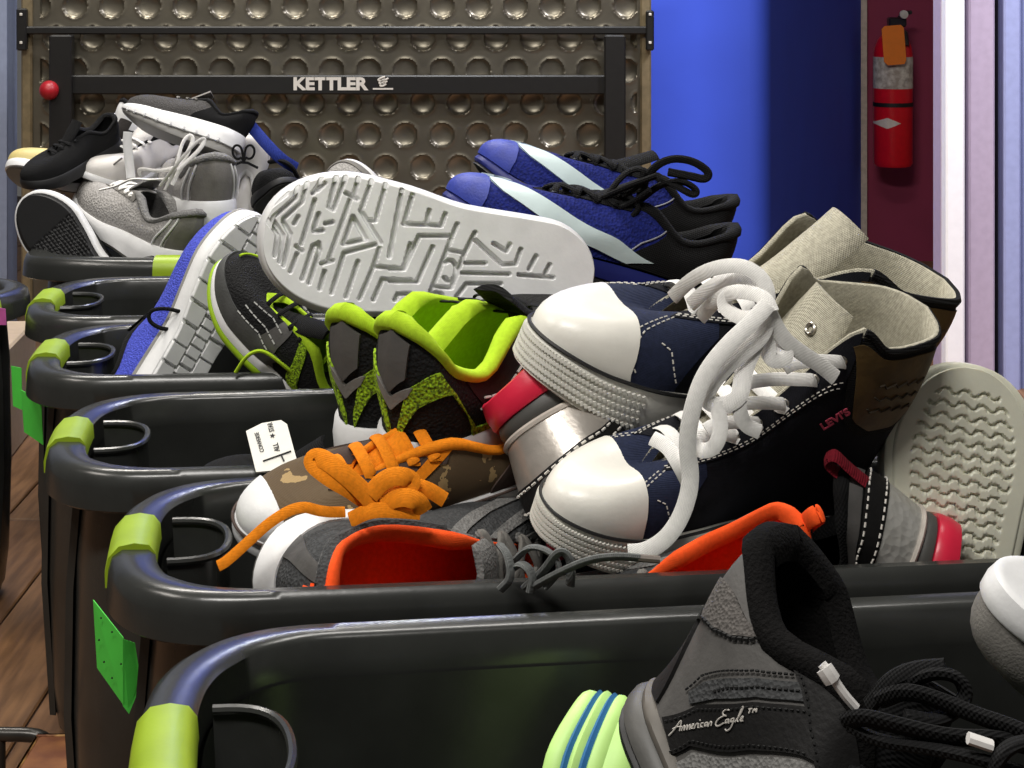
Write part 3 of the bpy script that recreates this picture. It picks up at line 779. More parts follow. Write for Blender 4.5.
E = hightop('navy canvas high-top underneath with brown ankle patch and long white laces', at(538, 520, 1.54), at(842, 508, 1.68), (.33, -.30, 1), ov=dict(tz=[(0, .208), (.12, .204), (.32, .198), (.46, .212), (.7, .128), (.85, .092), (1, .066)], tx=[(0, -.04), (.12, .01), (.32, .19), (.46, .28), (.7, .45), (.85, .57), (1, .70)], tw=[(0, 0), (.05, .022), (.16, .040), (.32, .050), (.46, .046), (.7, .022), (.9, .013), (1, 0)]))
E.tongue(LINEN, TGE, [.010, .018, .026, .034, .033, .026], arch=.006)

c_ = Vector((.325 * E.L, E.yc(.325) + .006, .186)); n_ = Vector((.94, 0, .35)); a_ = Vector((0, 1, 0)); d_ = n_.cross(a_)
MB().tube([c_ + n_ * .0032 + (a_ * math.cos(t) + d_ * math.sin(t)) * .0042 for t in np.linspace(0, 2 * PI, 14, endpoint=False)], .0014, 6, closed=True).build('eyelet', STEEL, E.root)
E.lace_bars(LACEW, (.9, .835, .77, .705, .64), w=.0058, flat=.3, lift=.010, v=.86)
def ribbon(s, pts, w=.0055, hint=(0, -1, .35), flat=.2, name='lace', tip=None):
    return s.cord(LACEW, [at(*p) for p in pts], w=w, flat=flat, hint=hint, sm=3, name=name, tip=tip)
y = 1.43
ribbon(D, [(672, 298, 1.52), (690, 280, 1.50), (712, 268, 1.48), (742, 264, 1.47), (764, 278, 1.465), (770, 300, 1.46), (758, 318, 1.46), (738, 318, 1.47), (722, 306, 1.48), (728, 292, 1.48), (752, 290, 1.47)])
ribbon(D, [(690, 305, 1.53), (712, 285, 1.50), (738, 276, 1.48), (758, 285, 1.47), (762, 300, 1.46)])
ribbon(D, [(700, 318, 1.53), (716, 300, 1.49), (735, 290, 1.47), (765, 296, 1.455), (772, 312, 1.45)])
ribbon(D, [(768, 304, 1.45), (752, 322, 1.44), (726, 346, 1.43), (704, 374, 1.425), (692, 408, 1.42), (686, 446, 1.42), (692, 478, 1.42), (684, 512, 1.415), (668, 538, 1.41), (646, 552, 1.41), (628, 553, 1.41)], w=.0062)
ribbon(D, [(770, 308, 1.46), (764, 335, 1.45), (744, 352, 1.44), (722, 370, 1.435), (706, 392, 1.43), (708, 404, 1.43), (726, 406, 1.43), (742, 396, 1.43), (744, 370, 1.44), (758, 340, 1.45), (768, 316, 1.455)], w=.006)
ribbon(D, [(768, 310, 1.455), (782, 338, 1.455), (800, 352, 1.46), (822, 366, 1.47), (836, 378, 1.475)], w=.006)
ribbon(D, [(772, 314, 1.46), (766, 345, 1.455), (772, 362, 1.45), (788, 358, 1.455), (780, 338, 1.46)], w=.006)
ribbon(E, [(716, 402, 1.43), (722, 425, 1.425), (716, 448, 1.42), (700, 452, 1.425), (690, 440, 1.43)], w=.0055)
ribbon(E, [(742, 372, 1.44), (738, 398, 1.43), (742, 424, 1.43), (760, 432, 1.435)], w=.0055)
ribbon(E, [(652, 438, 1.44), (668, 446, 1.43), (680, 466, 1.42), (690, 486, 1.425)], w=.0055)

# ------------------------------------------------------------------ lime-lined black trainers
def lime_shoe(label, toe, heel, up, tongue=True, name='trainer'):
    s = Shoe(name, label, toe, heel, up, 'runner', L=.275, group=GRP, tz=[(0, .122), (.10, .108), (.24, .084), (.42, .072), (.62, .096), (.8, .084), (1, .062)])
    s.upper(BLACKM); s.lining(LIME, puff=.0055, bmax=.70, thick=.004)
    s.sole([('outsole', LIMER, 0, .22, .001, .002), ('midsole', WHITER, .22, 1.0, .004, .003)])
    for sd in (-1, 1):
        def U(b): return (b / 2 if sd < 0 else 1 - b / 2)
        # zigzag of lime mesh along heel and quarter
        s.between('zigzag_overlay', LIMEM, [(U(.02), .10), (U(.07), .46), (U(.20), .78), (U(.27), .10), (U(.5), .12)], [(U(.02), -.0), (U(.10), .32), (U(.235), .60), (U(.26), .0), (U(.5), .03)], th=.0016, nu=60)
        s.rect('quarter_panel', BLACKL, U(.32), U(.58), .26, .90, th=.001)
        s.stitches(mat('silver_thread', 'b8b8b4', rough=.4), [[(U(.34), .62), (U(.48), .66), (U(.62), .60)], [(U(.34), .52), (U(.48), .56), (U(.62), .50)], [(U(.30), .40), (U(.45), .42), (U(.62), .38)]], off=.002, dash=.006, gap=.002, r=.001)
    s.between('heel_counter', GREYL, [(.955, .86), (1.0, .92), (1.045, .86)], [(.965, .56), (1.0, .40), (1.035, .56)], th=.003)
    s.between('heel_mark', GREYS, [(.955, .50), (1.0, .36), (1.045, .50)], [(.965, .40), (1.0, .24), (1.035, .40)], th=.0022)
    if tongue:
        s.tongue(BLACKF, TG, TW)
    s.cap('toe_rand', BLACKL, lambda P: P[..., 2] < .042, .36, .64, th=.0018)
    s.lace_bars(BLACKF, (.94, .86, .78, .70), w=.003, lift=.006)
    return s
L1 = lime_shoe('black and lime trainer with bright lime lining, heel facing camera, front of its pair', at(640, 352, 1.92), at(396, 462, 1.66), (-.10, -.38, 1))
L2 = lime_shoe('black and lime trainer half hidden behind its mate, heel beside the lime collar', at(585, 336, 2.02), at(354, 449, 1.75), (-.12, -.32, 1), tongue=False)

# ------------------------------------------------------------------ silver sneakers with red sole
def silver_shoe(label, toe, heel, up, m):
    s = Shoe('silver_sneaker', label, toe, heel, up, 'runner', L=.24, group=GRP)
    s.upper(DGREYM); s.lining(BLACKF, puff=.005)
    s.sole([('outsole', REDR, 0, .62, .006, .006), ('midsole', DGREYR, .62, 1.0, .003, .002)])
    s.between('silver_counter', m, [(.70, .44), (.8, .45), (1.0, .50), (1.2, .45), (1.30, .44)], [(.70, .0), (.8, .0), (1.0, .0), (1.2, .0), (1.30, .0)], th=.003, nu=50)
    s.line('counter_piping', mat('pale_piping', 'c9c0b6', rough=.4), [(.72, .03), (.85, .03), (1.0, .03), (1.15, .03), (1.28, .03)], r=.0022, off=.003, n=60)
    bd = s.between('black_band', BLACKL, [(.70, .70), (.8, .72), (1.0, .76), (1.2, .72), (1.30, .70)], [(.70, .43), (.8, .44), (1.0, .49), (1.2, .44), (1.30, .43)], th=.004, nu=50)
    s.stitches(STITCHW, [[(.70, .67), (.8, .69), (1.0, .73), (1.2, .69), (1.3, .67)], [(.70, .47), (.8, .48), (1.0, .53), (1.2, .48), (1.3, .47)]], off=.0048, dash=.0034, gap=.0026, r=.0008, parent=bd)
    s.between('collar_panel', GREYL, [(.80, .96), (1.0, .98), (1.2, .96)], [(.80, .74), (1.0, .78), (1.2, .74)], th=.002, nu=40)
    s.tab(REDD, -.008, .104, w=.006, h=.016)
    s.tongue(BLACKF, TG, TW)
    s.cap('toe_rand', REDR, lambda P: P[..., 2] < .05, .38, .62, th=.002)
    s.lace_bars(BLACKF, (.94, .86, .78, .70), w=.003, lift=.006)
    return s
H_ = silver_shoe('silver sneaker upside down, red heel sole up, wedged under the upper high-top toe', at(735, 372, 1.85), at(506, 412, 1.63), (.5, -.35, -.75), SILVER)
G_ = silver_shoe('silver sneaker with red heel sole and stitched black band, lying against the cream sole', at(770, 712, 1.72), at(944, 534, 1.57), (-.70, -.22, .68), SILVERP)

# ------------------------------------------------------------------ cream outsole standing on end
s = Shoe('casual_shoe', 'shoe standing on end, cream outsole of wavy lugs facing camera at right', at(965, 368, 1.66), at(925, 738, 1.60), (-.05, .96, -.2), 'flat', L=.285, group=GRP, wd=[(0, .036), (.3, .038), (.6, .045), (.8, .050), (1, .05)], flip=0, wide=1.19, zb=[(0, 0), (1, .0)])
def waves(X, Yv):
    p_, l_ = .0098, .0158
    r_ = X / p_ + .20 * np.sin(2 * PI * Yv / l_)
    row_ = np.floor(r_); fr = np.abs(r_ - row_ - .5)
    g = np.clip((fr - .37) / .06, 0, 1)
    c_ = np.abs(((Yv / l_ + .5 * (row_ % 2)) % 1) - .5)
    g = np.maximum(g, np.clip((.10 - c_) / .05, 0, 1) * np.clip((fr - .22) / .08, 0, 1))
    q = X / s.L; inset = s.width(q) - np.abs(Yv - s.yc(q))
    return g * np.clip((inset - .016) / .002, 0, 1) * np.clip((s.L * .945 - X) / .003, 0, 1)
s.tread(CREAMR, waves, nx=260, ny=130, zoff=.002, inset=.003, recess=.0032)
s.sole([('outsole', CREAMR, 0, 1.0, .003, .003)], bottom=False); s.upper(GREYS); s.lining(BLACKF)
s.lace_bars(BLACKF, (.94, .86, .78, .70)); s.tongue(GREYS, TG, TW)
FS = s

# ------------------------------------------------------------------ orange-lined grey runners
def orange_shoe(label, toe, heel, up, near=True):
    s = Shoe('running_shoe', label, toe, heel, up, 'runner', L=.285, group=GRP)
    s.upper(DGREYM); s.lining(ORANGE, puff=.0030 if near else .004, bmax=.72, thick=.005, vout=.965 if near else .94)
    s.sole([('outsole', DGREYR, 0, .25, .001, .002), ('midsole', WHITER, .25, 1.0, .005, .003)])
    for sd in (-1, 1):
        def U(b): return (b / 2 if sd < 0 else 1 - b / 2)
        s.between('heel_overlay', GREYL, [(U(.10), .96), (U(.13), .5), (U(.17), .02)], [(U(.05), .96), (U(.07), .5), (U(.09), .02)], th=.0016)
        for k in range(4):
            s.between('quarter_overlay', GREYM, [(U(.50 + k * .1), .95 - k * .03), (U(.55 + k * .1), .5), (U(.64 + k * .07), .03)], [(U(.535 + k * .1), .95 - k * .03), (U(.59 + k * .1), .5), (U(.70 + k * .07), .03)], th=.0016)
        s.line('collar_piping', GREYM, [(U(.06), .84), (U(.3), .80), (U(.48), .84), (U(.56), .95)], r=.0012)
    for sd in (-1, 1) if near else (): s.line('collar_padding', DGREYM, [(s.ub(b, sd), .90) for b in np.linspace(.0, .60, 14)], r=.0055, off=-.0012, n=40)
    s.between('heel_tab', ORANGE, [(.97, .97), (1.03, .97)], [(.975, .78), (1.025, .78)], th=.002, nu=10)
    s.line('heel_tab_band', BLACKF, [(.972, .87), (1.0, .89), (1.028, .87)], r=.002, off=.002)
    if near: s.tongue(GREYM, TG, TW)
    s.cap('toe_rand', GREYS, lambda P: P[..., 2] < .046, .37, .63, th=.0018)
    s.eyelets(GREYM, (.94, .87, .8, .73), r=.003)
    s.lace_bars(GREYS, (.94, .87, .80, .73), w=.0036, flat=.6, lift=.008, cross=True)
    return s
I_ = orange_shoe('grey running shoe with orange lining lying on its side behind the front rim, heel left', at(590, 555, 1.745), at(262, 584, 1.54), (.62, -.77, .14))
I_.tab(ORANGE, -.008, .100, w=.006, h=.012)
LG = fabric('grey_lace', '6d6f6e', bscale=420)
for p in ([(500, 545, 1.44), (508, 555, 1.43), (512, 578, 1.425), (500, 590, 1.425)], [(515, 560, 1.44), (530, 545, 1.425), (552, 552, 1.42), (562, 570, 1.42), (545, 588, 1.42)],
          [(525, 588, 1.43), (545, 570, 1.42), (560, 548, 1.415), (572, 560, 1.415), (570, 585, 1.42)], [(512, 570, 1.435), (522, 562, 1.425), (534, 575, 1.42), (530, 592, 1.42)]):
    I_.cord(LG, [at(*q) for q in p], w=.0042, flat=.55, sm=3)
I_.cord(LG, [at(*q) for q in [(535, 586, 1.42), (560, 572, 1.41), (590, 559, 1.405), (618, 556, 1.40), (640, 558, 1.40)]], w=.0034, flat=.7, sm=3, tip=mat('grey_tip', '6a6058', rough=.4))
J_ = orange_shoe('grey running shoe with orange lining, heel loop at right, beside the black sneaker', at(490, 667, 1.55), at(802, 542, 1.555), (0, -.88, .48), near=False)
J_.tab(ORANGE, -.006, .100, w=.0075, h=.022, lean=.012)

# ------------------------------------------------------------------ camouflage skate shoe with orange laces
s = Shoe('skate_shoe', 'brown camouflage skate shoe with orange laces and white sole, toe at left', at(244, 540, 1.62), at(545, 448, 1.72), (-.22, -.52, .82), 'flat', L=.285, group=GRP, wide=1.1)
s.upper(CAMO); s.lining(ORLACE, puff=.004, bmax=.95)
s.sole([('outsole', OFFW, 0, .25, .002, .004), ('foxing', WHITER, .25, 1.0, .006, .004)])
s.line('foxing_line', BROWN, [(.1, .01), (.3, .01), (.5, .01), (.7, .01), (.9, .01)], r=.0014, off=.005, n=80)
s.cap('toe_cap', WHITER, lambda P: P[..., 0] > .90 * s.L, .40, .60, th=.002)
for sd in (-1, 1):
    def U(b): return (b / 2 if sd < 0 else 1 - b / 2)
    s.between('side_stripe', ORLACE, [(U(.50), .93), (U(.56), .5), (U(.60), .03)], [(U(.545), .93), (U(.605), .5), (U(.645), .03)], th=.002)
    s.between('side_stripe', BROWN, [(U(.56), .93), (U(.62), .5), (U(.66), .03)], [(U(.60), .93), (U(.66), .5), (U(.70), .03)], th=.002)
    s.rect('heel_quarter', BROWN, U(.0), U(.34), .0, .94, th=.0018)
    s.between('eyestay', BROWN, [(s.ub(b, sd), .985) for b in (.62, .8, .97)], [(s.ub(b, sd), .74) for b in (.62, .8, .97)], th=.0014)
s.tongue(ORLACE, [(.66, .056), (.56, .073), (.49, .084)], [.012, .018, .018])
s.lace_bars(ORLACE, (.95, .88, .81, .74, .67), w=.0055, flat=.35, lift=.010, v=.84)
K_ = s
def orib(p, w=.0062): K_.cord(ORLACE, [at(*q) for q in p], w=min(w, .0072), flat=.2, hint=(0, -1, .5), sm=3)
orib([(372, 505, 1.54), (352, 490, 1.53), (330, 478, 1.53), (310, 462, 1.54), (318, 455, 1.54), (340, 470, 1.53), (362, 490, 1.53), (378, 508, 1.53)], .0095)
orib([(345, 512, 1.53), (322, 512, 1.52), (300, 505, 1.515), (272, 520, 1.51), (248, 542, 1.505), (226, 562, 1.50), (218, 566, 1.50)], .0042)
orib([(370, 495, 1.53), (385, 478, 1.53), (402, 475, 1.53), (415, 482, 1.535), (400, 492, 1.53), (380, 500, 1.53)], .008)
orib([(380, 505, 1.53), (400, 496, 1.525), (418, 500, 1.525), (424, 512, 1.53)], .0075)
orib([(402, 484, 1.54), (425, 487, 1.54), (445, 500, 1.545)], .006)
orib([(350, 520, 1.53), (370, 510, 1.525), (395, 510, 1.525), (420, 512, 1.53)], .006)
# long lace ends lying across the near eyestay of the lower high-top
for k_, b_ in enumerate((.51, .575, .64, .705, .77)):
    q_ = E.root.matrix_world @ Vector(E.S(*E.eye(b_, 1), .004))
    px_ = 512 + q_.x / q_.y * F; py_ = YH + (HC - q_.z) / q_.y * F; L_ = (58, 74, 62, 52, 44)[k_]
    ribbon(E, [(px_ + 3, py_, q_.y + .004), (px_ - 3, py_ - 1, q_.y - .006), (px_ - L_ * .5, py_ - 2, q_.y - .022), (px_ - L_ * .85, py_ + 1, q_.y - .034), (px_ - L_, py_ + 6, q_.y - .036)], w=.0052)
# ------------------------------------------------------------------ big white outsole lying on the third bin
def unproj(s, px, py):
    Mi = s.root.matrix_world.inverted(); o = Mi @ Vector((0, 0, HC)); d = (Mi @ at(px, py, 2.0)) - o
    t = -o.z / d.z; p = o + d * t
    return (p.x, p.y)
s = Shoe('sneaker', 'sneaker lying sole outward, big white outsole of angular grooves facing camera', at(262, 232, 2.00), at(588, 276, 2.06), (-.10, .97, -.14), 'runner', L=.30, group=GRP, flip=0, wide=1.30, zb=[(0, 0), (1, 0)], wd=[(0, .031), (.2, .034), (.4, .035), (.6, .043), (.8, .047), (1, .046)])
c1 = lambda L_: [(250 + x / 5.119, 160 + y_ / 5.119) for x, y_ in L_]
c2 = lambda L_: [(400 + x / 5.906, 180 + y_ / 5.906) for x, y_ in L_]
lines = [c1(l) for l in ([(145, 110), (130, 160), (75, 210)], [(205, 80), (185, 175), (80, 255), (70, 285), (140, 380), (125, 490)], [(255, 65), (230, 195), (120, 290), (115, 305), (165, 385), (150, 520)],
    [(305, 55), (265, 215), (170, 300), (170, 320), (205, 380), (170, 540)], [(245, 290), (225, 325)], [(375, 65), (350, 130), (320, 170)], [(380, 120), (345, 155)], [(330, 205), (260, 430)],
    [(445, 65), (400, 240), (425, 255), (490, 80)], [(350, 275), (325, 350)], [(385, 325), (420, 318)], [(325, 365), (370, 360)], [(490, 170), (545, 200)], [(555, 85), (530, 180)], [(625, 95), (565, 260)],
    [(510, 205), (400, 510)], [(365, 530), (420, 515)], [(525, 290), (475, 430), (590, 405), (525, 290)], [(565, 260), (665, 425), (480, 475), (415, 680)], [(695, 120), (640, 310), (610, 310)], [(775, 155), (710, 495)],
    [(265, 610), (320, 440), (350, 425), (355, 460), (300, 630)], [(235, 440), (265, 465)], [(240, 480), (205, 570)], [(380, 570), (355, 660)], [(550, 520), (490, 700)], [(660, 450), (630, 545), (560, 710)],
    [(630, 545), (785, 555), (819, 430)], [(630, 715), (675, 610), (819, 615)], [(740, 715), (755, 685), (819, 685)], [(790, 325), (819, 325)])]
lines += [c2(l) for l in ([(70, 90), (20, 260), (150, 265), (170, 180)], [(165, 265), (240, 270), (265, 200)], [(335, 260), (305, 330), (110, 330), (20, 525), (-60, 525)], [(190, 395), (100, 600), (-60, 598)], [(300, 345), (145, 745)],
    [(440, 310), (380, 430), (290, 415)], [(380, 430), (300, 635), (200, 630)], [(440, 355), (600, 500), (680, 495), (710, 410)], [(385, 490), (500, 490)], [(365, 548), (640, 555)], [(800, 450), (760, 525)],
    [(550, 375), (625, 420), (645, 380)], [(590, 612), (390, 612), (330, 690)], [(880, 500), (850, 560)], [(700, 560), (900, 575)],
    [(290 + 40 * math.cos(t), 535 + 62 * math.sin(t)) for t in np.linspace(-2.2, 2.4, 10)], [(215 + 33 * math.cos(t), 695 + 33 * math.sin(t)) for t in np.linspace(0, 2 * PI, 12)])]
segs = []
for l in lines:
    q = [unproj(s, *p) for p in l]; segs += list(zip(q[:-1], q[1:]))
SOLEW = rubber('white_outsole', 'ececec', rough=.45)
s.tread(SOLEW, seg_groove(segs, .0025), nx=620, ny=240, zoff=.003, recess=.008)
s.sole([('outsole', WHITER, 0, .5, .001, .003), ('midsole', WHITER, .5, 1.0, .003, .002)], bottom=False)
s.upper(BLACKM); s.lining(REDD); s.lace_bars(BLACKF, (.94, .86, .78, .7)); s.tongue(BLACKF, TG, TW)
MS = s
# grey mate, only its toe shows above
s = Shoe('sneaker', 'grey sneaker mostly hidden, only its toe showing above the white outsole', at(338, 168, 2.200), at(420, 350, 2.12), (-.5, -.4, .7), 'runner', L=.28, group=GRP)
s.upper(GREYK); s.lining(BLACKF); s.sole([('midsole', WHITER, 0, 1, .003, .003)]); s.lace_bars(BLACKF, (.94, .86, .78)); s.cap('toe_rand', GREYS, lambda P: P[..., 2] < .05, .38, .62)

# ------------------------------------------------------------------ black and lime trainer wedged under the white outsole
s = Shoe('trainer', 'black trainer with grey and lime toe rand wedged below the white outsole', at(216, 268, 2.25), at(350, 432, 2.20), (.62, -.55, .45), 'runner', L=.26, group=GRP)
s.upper(BLACKM); s.lining(LIME, puff=.006, bmax=.7)
s.sole([('outsole', LIMER, 0, .42, .003, .005), ('midsole', WHITER, .42, 1.0, .003, .001)])
s.cap('toe_rand', mat('charcoal_rand', '4b4c4b', rough=.6, bump='noise', bscale=350), lambda P: P[..., 2] < .050, .24, .76, th=.002, n=60)
s.line('rand_stripe', LIME, [(.30, .30), (.36, .34), (.43, .36), (.5, .36)], r=.0016, off=.0024)
for sd in (-1, 1):
    def U(b): return (b / 2 if sd < 0 else 1 - b / 2)
    s.between('quarter_overlay', LIMEM, [(U(.34), .04), (U(.42), .5), (U(.52), .9)], [(U(.40), .04), (U(.47), .5), (U(.56), .9)], th=.0018)
    s.between('quarter_overlay', GREYL, [(U(.46), .04), (U(.54), .5), (U(.60), .9)], [(U(.55), .04), (U(.60), .5), (U(.65), .9)], th=.0016)
    s.stitches(mat('silver_thread', 'b8b8b4', rough=.4), [[(U(.72), .60), (U(.66), .75), (U(.58), .70)], [(U(.70), .45), (U(.62), .55), (U(.55), .5)], [(U(.68), .3), (U(.6), .4), (U(.52), .3)]], off=.0026, dash=.006, gap=.0016, r=.0011)
s.tongue(BLACKF, TG, TW)
s.lace_bars(BLACKF, (.94, .86, .78, .70), w=.003)
NS = s
NS.cord(LIME, [at(*q) for q in [(236, 372, 2.175), (246, 356, 2.17), (258, 350, 2.17), (268, 353, 2.17), (282, 364, 2.17), (296, 376, 2.175)]], w=.0036, flat=.6, sm=3, name='lime_collar_edge')
NS.cord(LIME, [at(*q) for q in [(304, 378, 2.175), (318, 368, 2.17), (332, 352, 2.17), (344, 336, 2.18)]], w=.0036, flat=.6, sm=3, name='lime_collar_edge')

# ------------------------------------------------------------------ white-soled runner with periwinkle mesh upper
s = Shoe('running_shoe', 'running shoe on its side, white lugged sole towards camera, periwinkle mesh upper left', at(256, 216, 2.36), at(134, 436, 2.26), (-.64, .75, .12), 'runner', L=.28, group=GRP, flip=0, zb=[(0, 0), (1, 0)])
def blocks(X, Yv):
    g1 = np.abs(((X / .024) % 1) - .5) < .06; q = X / s.L
    cx_ = np.abs(Yv - s.yc(q)); g2 = np.abs(cx_ - .010) < .0016; g3 = (np.abs(((X / .012) % 1) - .5) < .09) & (cx_ < .010)
    return np.clip(g1.astype(float) * (cx_ >= .010) + g2 + g3, 0, 1)
s.tread(WHITER, blocks, nx=260, ny=90, zoff=.003, recess=.006)
s.sole([('midsole', WHITER, 0, .75, .001, .003), ('midsole_edge', GREYR, .75, 1.0, .003, .002)], bottom=False)
s.upper(BLUEM); s.lining(BLACKF, puff=.004); s.tongue(BLACKF, TG, TW)
dt = MB()
for i in range(26):
    for j in range(7):
        u = .52 + i * .0155 + (j % 2) * .0077; v = .16 + j * .085
        c = s.S(np.array(u), np.array(v), .0014); n_ = s.N(np.array(u), np.array(v))
        dt.box(c, (.0055, .0022, .0034), Vector(n_).to_track_quat('Y', 'Z').to_matrix())
tag(dt.build('mesh_dots', PALE, s.root), kind='stuff')
s.lace_bars(BLACKF, (.94, .86, .78, .70), w=.003)
s.cord(BLACKF, [at(*q) for q in [(172, 330, 2.28), (158, 328, 2.27), (148, 320, 2.27), (150, 310, 2.27), (165, 308, 2.27), (182, 312, 2.28), (196, 316, 2.29)]], w=.0024, sm=3)
s.line('collar_edge', BLACKF, [(.62, .96), (.7, .96), (.8, .96), (.9, .96)], r=.004)
OS = s

# ------------------------------------------------------------------ blue sneakers with pale side stripe
def blue_shoe(label, toe, heel, up, bow=False):
    s = Shoe('athletic_shoe', label, toe, heel, up, 'runner', L=.29, group=GRP, toeh=.060)
    s.upper(BLUEK); s.lining(BLACKF, puff=.005)
    s.sole([('outsole', BLACKR, 0, .3, .0, .001), ('midsole', rubber('blue_midsole', '17206a'), .3, .9, .002, .001)])
    s.cap('toe_rand', BLUEL, lambda P: P[..., 0] > .90 * s.L, .40, .60, th=.0016)
    for sd in (-1, 1):
        def U(b): return (b / 2 if sd < 0 else 1 - b / 2)
        st = s.between('side_stripe', PALE, [(U(.90), .46), (U(.78), .30), (U(.62), .20), (U(.50), .12), (U(.42), .04)], [(U(.885), .56), (U(.76), .52), (U(.62), .44), (U(.48), .36), (U(.37), .24)], th=.0025, nu=50)
        s.rect('heel_quarter', BLACKF, U(.0), U(.43), .0, .97, th=.0016)
        s.line('quarter_seam', mat('grey_thread', '8b8c94', rough=.7), [(U(.435), .95), (U(.445), .5), (U(.43), .03)], r=.0009, off=.001)
        s.rect('eyestay', BLACKF, s.ub(.66, sd), s.ub(.97, sd), .84, .985, th=.0014)
    s.tongue(BLACKF, TG, TW)
    s.eyelets(BLACKR, (.94, .87, .8, .73), r=.003)
    s.lace_bars(BLACKF, (.94, .87, .80, .73), w=.0042, flat=.6, lift=.008, cross=True)
    return s
P1 = blue_shoe('blue sneaker with pale side stripe and black heel, front of the blue pair', at(444, 206, 2.16), at(704, 304, 2.24), (.42, .10, .9))
P2 = blue_shoe('blue sneaker behind its mate, toe highest, against the dimpled table', at(476, 168, 2.30), at(704, 266, 2.38), (.42, .10, .9))
for p in ([(640, 196, 2.200), (648, 172, 2.180), (668, 158, 2.170), (692, 160, 2.170), (710, 172, 2.170), (706, 180, 2.170), (690, 176, 2.170), (668, 172, 2.170)],
          [(640, 200, 2.200), (660, 184, 2.180), (682, 180, 2.170), (698, 190, 2.170), (694, 196, 2.170), (680, 188, 2.170), (662, 178, 2.180)],
          [(600, 212, 2.190), (610, 190, 2.180), (628, 170, 2.180), (645, 168, 2.180), (640, 186, 2.180), (622, 196, 2.180)],
          [(588, 206, 2.190), (606, 196, 2.180), (634, 184, 2.170), (656, 176, 2.170)], [(596, 200, 2.200), (612, 210, 2.180), (630, 204, 2.180), (650, 190, 2.170)], [(612, 188, 2.200), (630, 196, 2.180), (640, 208, 2.180), (632, 216, 2.180)]):
    P1.cord(BLACKF, [at(*q) for q in p], w=.0046, flat=.7, sm=3)

# ------------------------------------------------------------------ low black canvas shoe with a woven tongue label
s = Shoe('canvas_shoe', 'black canvas shoe low in its bin with a white printed tongue label', at(196, 492, 1.86), at(392, 500, 1.88), (.05, -.35, 1), 'flat', L=.26, group=GRP)
s.upper(BLACKF); s.lining(BLACKF, puff=.001); s.sole([('foxing', BLACKR, 0, 1, .004, .003)])
s.tongue(BLACKF, TG, TW)
s.lace_bars(BLACKF, (.95, .88, .81), w=.004)
LBL = mat('woven_label', 'e8e6de', rough=.7, var=.02)
lb = [at(x_, y_, 1.80 - (y_ - 420) * .0008) for x_, y_ in ((246, 431), (262, 423), (281, 420), (287, 424), (299, 468), (256, 472))]
lab = empty('tongue_label_holder', Matrix.Identity(4)) if False else None
pl = [s.local(p) for p in lb]; nrm = (pl[1] - pl[0]).cross(pl[-1] - pl[0]).normalized()
toc = (s.local((0, 0, HC)) - pl[0]).normalized()
if nrm.dot(toc) < 0: nrm = -nrm
mb = MB(); n6 = len(pl)
mb.add([p - nrm * .003 for p in pl] + [p for p in pl], [tuple(range(n6)), tuple(range(n6, 2 * n6))] + [(i, (i + 1) % n6, n6 + (i + 1) % n6, n6 + i) for i in range(n6)])
lbo = mb.build('tongue_label', LBL, s.root, smooth=False)
INK = mat('label_ink', '26262a', rough=.8, var=.02)
eye_l = s.local((0, 0, HC))
def on_label(px, py, lift=.0008):
    d = s.local(at(px, py, 1.8)) - eye_l; t = (pl[0] + nrm * lift - eye_l).dot(nrm) / d.dot(nrm); return eye_l + d * t
def lab_text(txt, px, py, size, ang_px, m=INK, sx=1.0, bold=.0004):
    v_, f_ = text_mesh(txt, size, .0001, bold=bold, sx=sx)
    o_ = on_label(px, py); e_ = (on_label(px + ang_px[0] * 6, py + ang_px[1] * 6) - o_).normalized(); f2 = nrm.cross(e_)
    mb_ = MB(); mb_.add([o_ + e_ * x + f2 * y_ + nrm * z for x, y_, z in v_], f_); return mb_.build('lettering', m, lbo, smooth=False)
lab_text('CONVERSE', 259.5, 442, .0074, (-.30, -1), sx=.86, bold=.0001)
lab_text('STAR', 271, 427, .0092, (-.28, -1), sx=.66, bold=.00015); lab_text('ALL', 276.5, 447, .0095, (-.28, -1), sx=.8, bold=.0002)
st = MB(); o_ = on_label(272.5, 435.5); e_ = (on_label(282, 435.5) - o_).normalized(); f2 = nrm.cross(e_)
st.add([o_ + (e_ * math.cos(a) + f2 * math.sin(a)) * (.0042 if k % 2 == 0 else .0017) for k, a in enumerate(np.linspace(PI / 2, PI / 2 + 2 * PI, 11)[:-1])] + [o_], [(i, (i + 1) % 10, 10) for i in range(10)])
st.build('star_print', INK, lbo, smooth=False)
mb = MB()
for a_, b_ in (((263, 461), (291, 451)), ((281, 455), (284, 461))):
    mb.tube([on_label(*q) for q in (a_, b_)], .0011, 5)
mb.build('label_line', INK, lbo, smooth=False)
QS = s

# ------------------------------------------------------------------ near bin: black sneaker, pale lime shoe, white sole
A_ = s = Shoe('sneaker', 'black and grey leather sneaker heel up at front right with script lettering', at(862, 1182, 1.0), at(656, 690, 1.22), (.72, -.20, .62), 'runner', tw=[(0, 0), (.04, .020), (.16, .046), (.42, .053), (.62, .045), (.75, .026), (.95, .016), (1, 0)], L=.29, group=GRP, wide=1.15,
    tx=[(0, -.10), (.15, -.02), (.4, .16), (.62, .36), (.8, .52), (1, .68)], tz=[(0, .142), (.15, .136), (.40, .122), (.62, .150), (.8, .112), (1, .066)],
    zf=[(0, .030), (.3, .028), (.6, .024), (.85, .026), (1, .036)])
s.upper(GREYL); s.lining(BLACKFUZZ, puff=.009, bmax=.70, thick=.005)
s.sole([('outsole', BLACKR, 0, .25, .001, .002), ('midsole', DGREYR, .25, .7, .005, .004), ('midsole_edge', mat('taupe_rubber', '615c55', rough=.6), .7, 1.0, .003, .002)])
sd = -1
def U(b): return b / 2
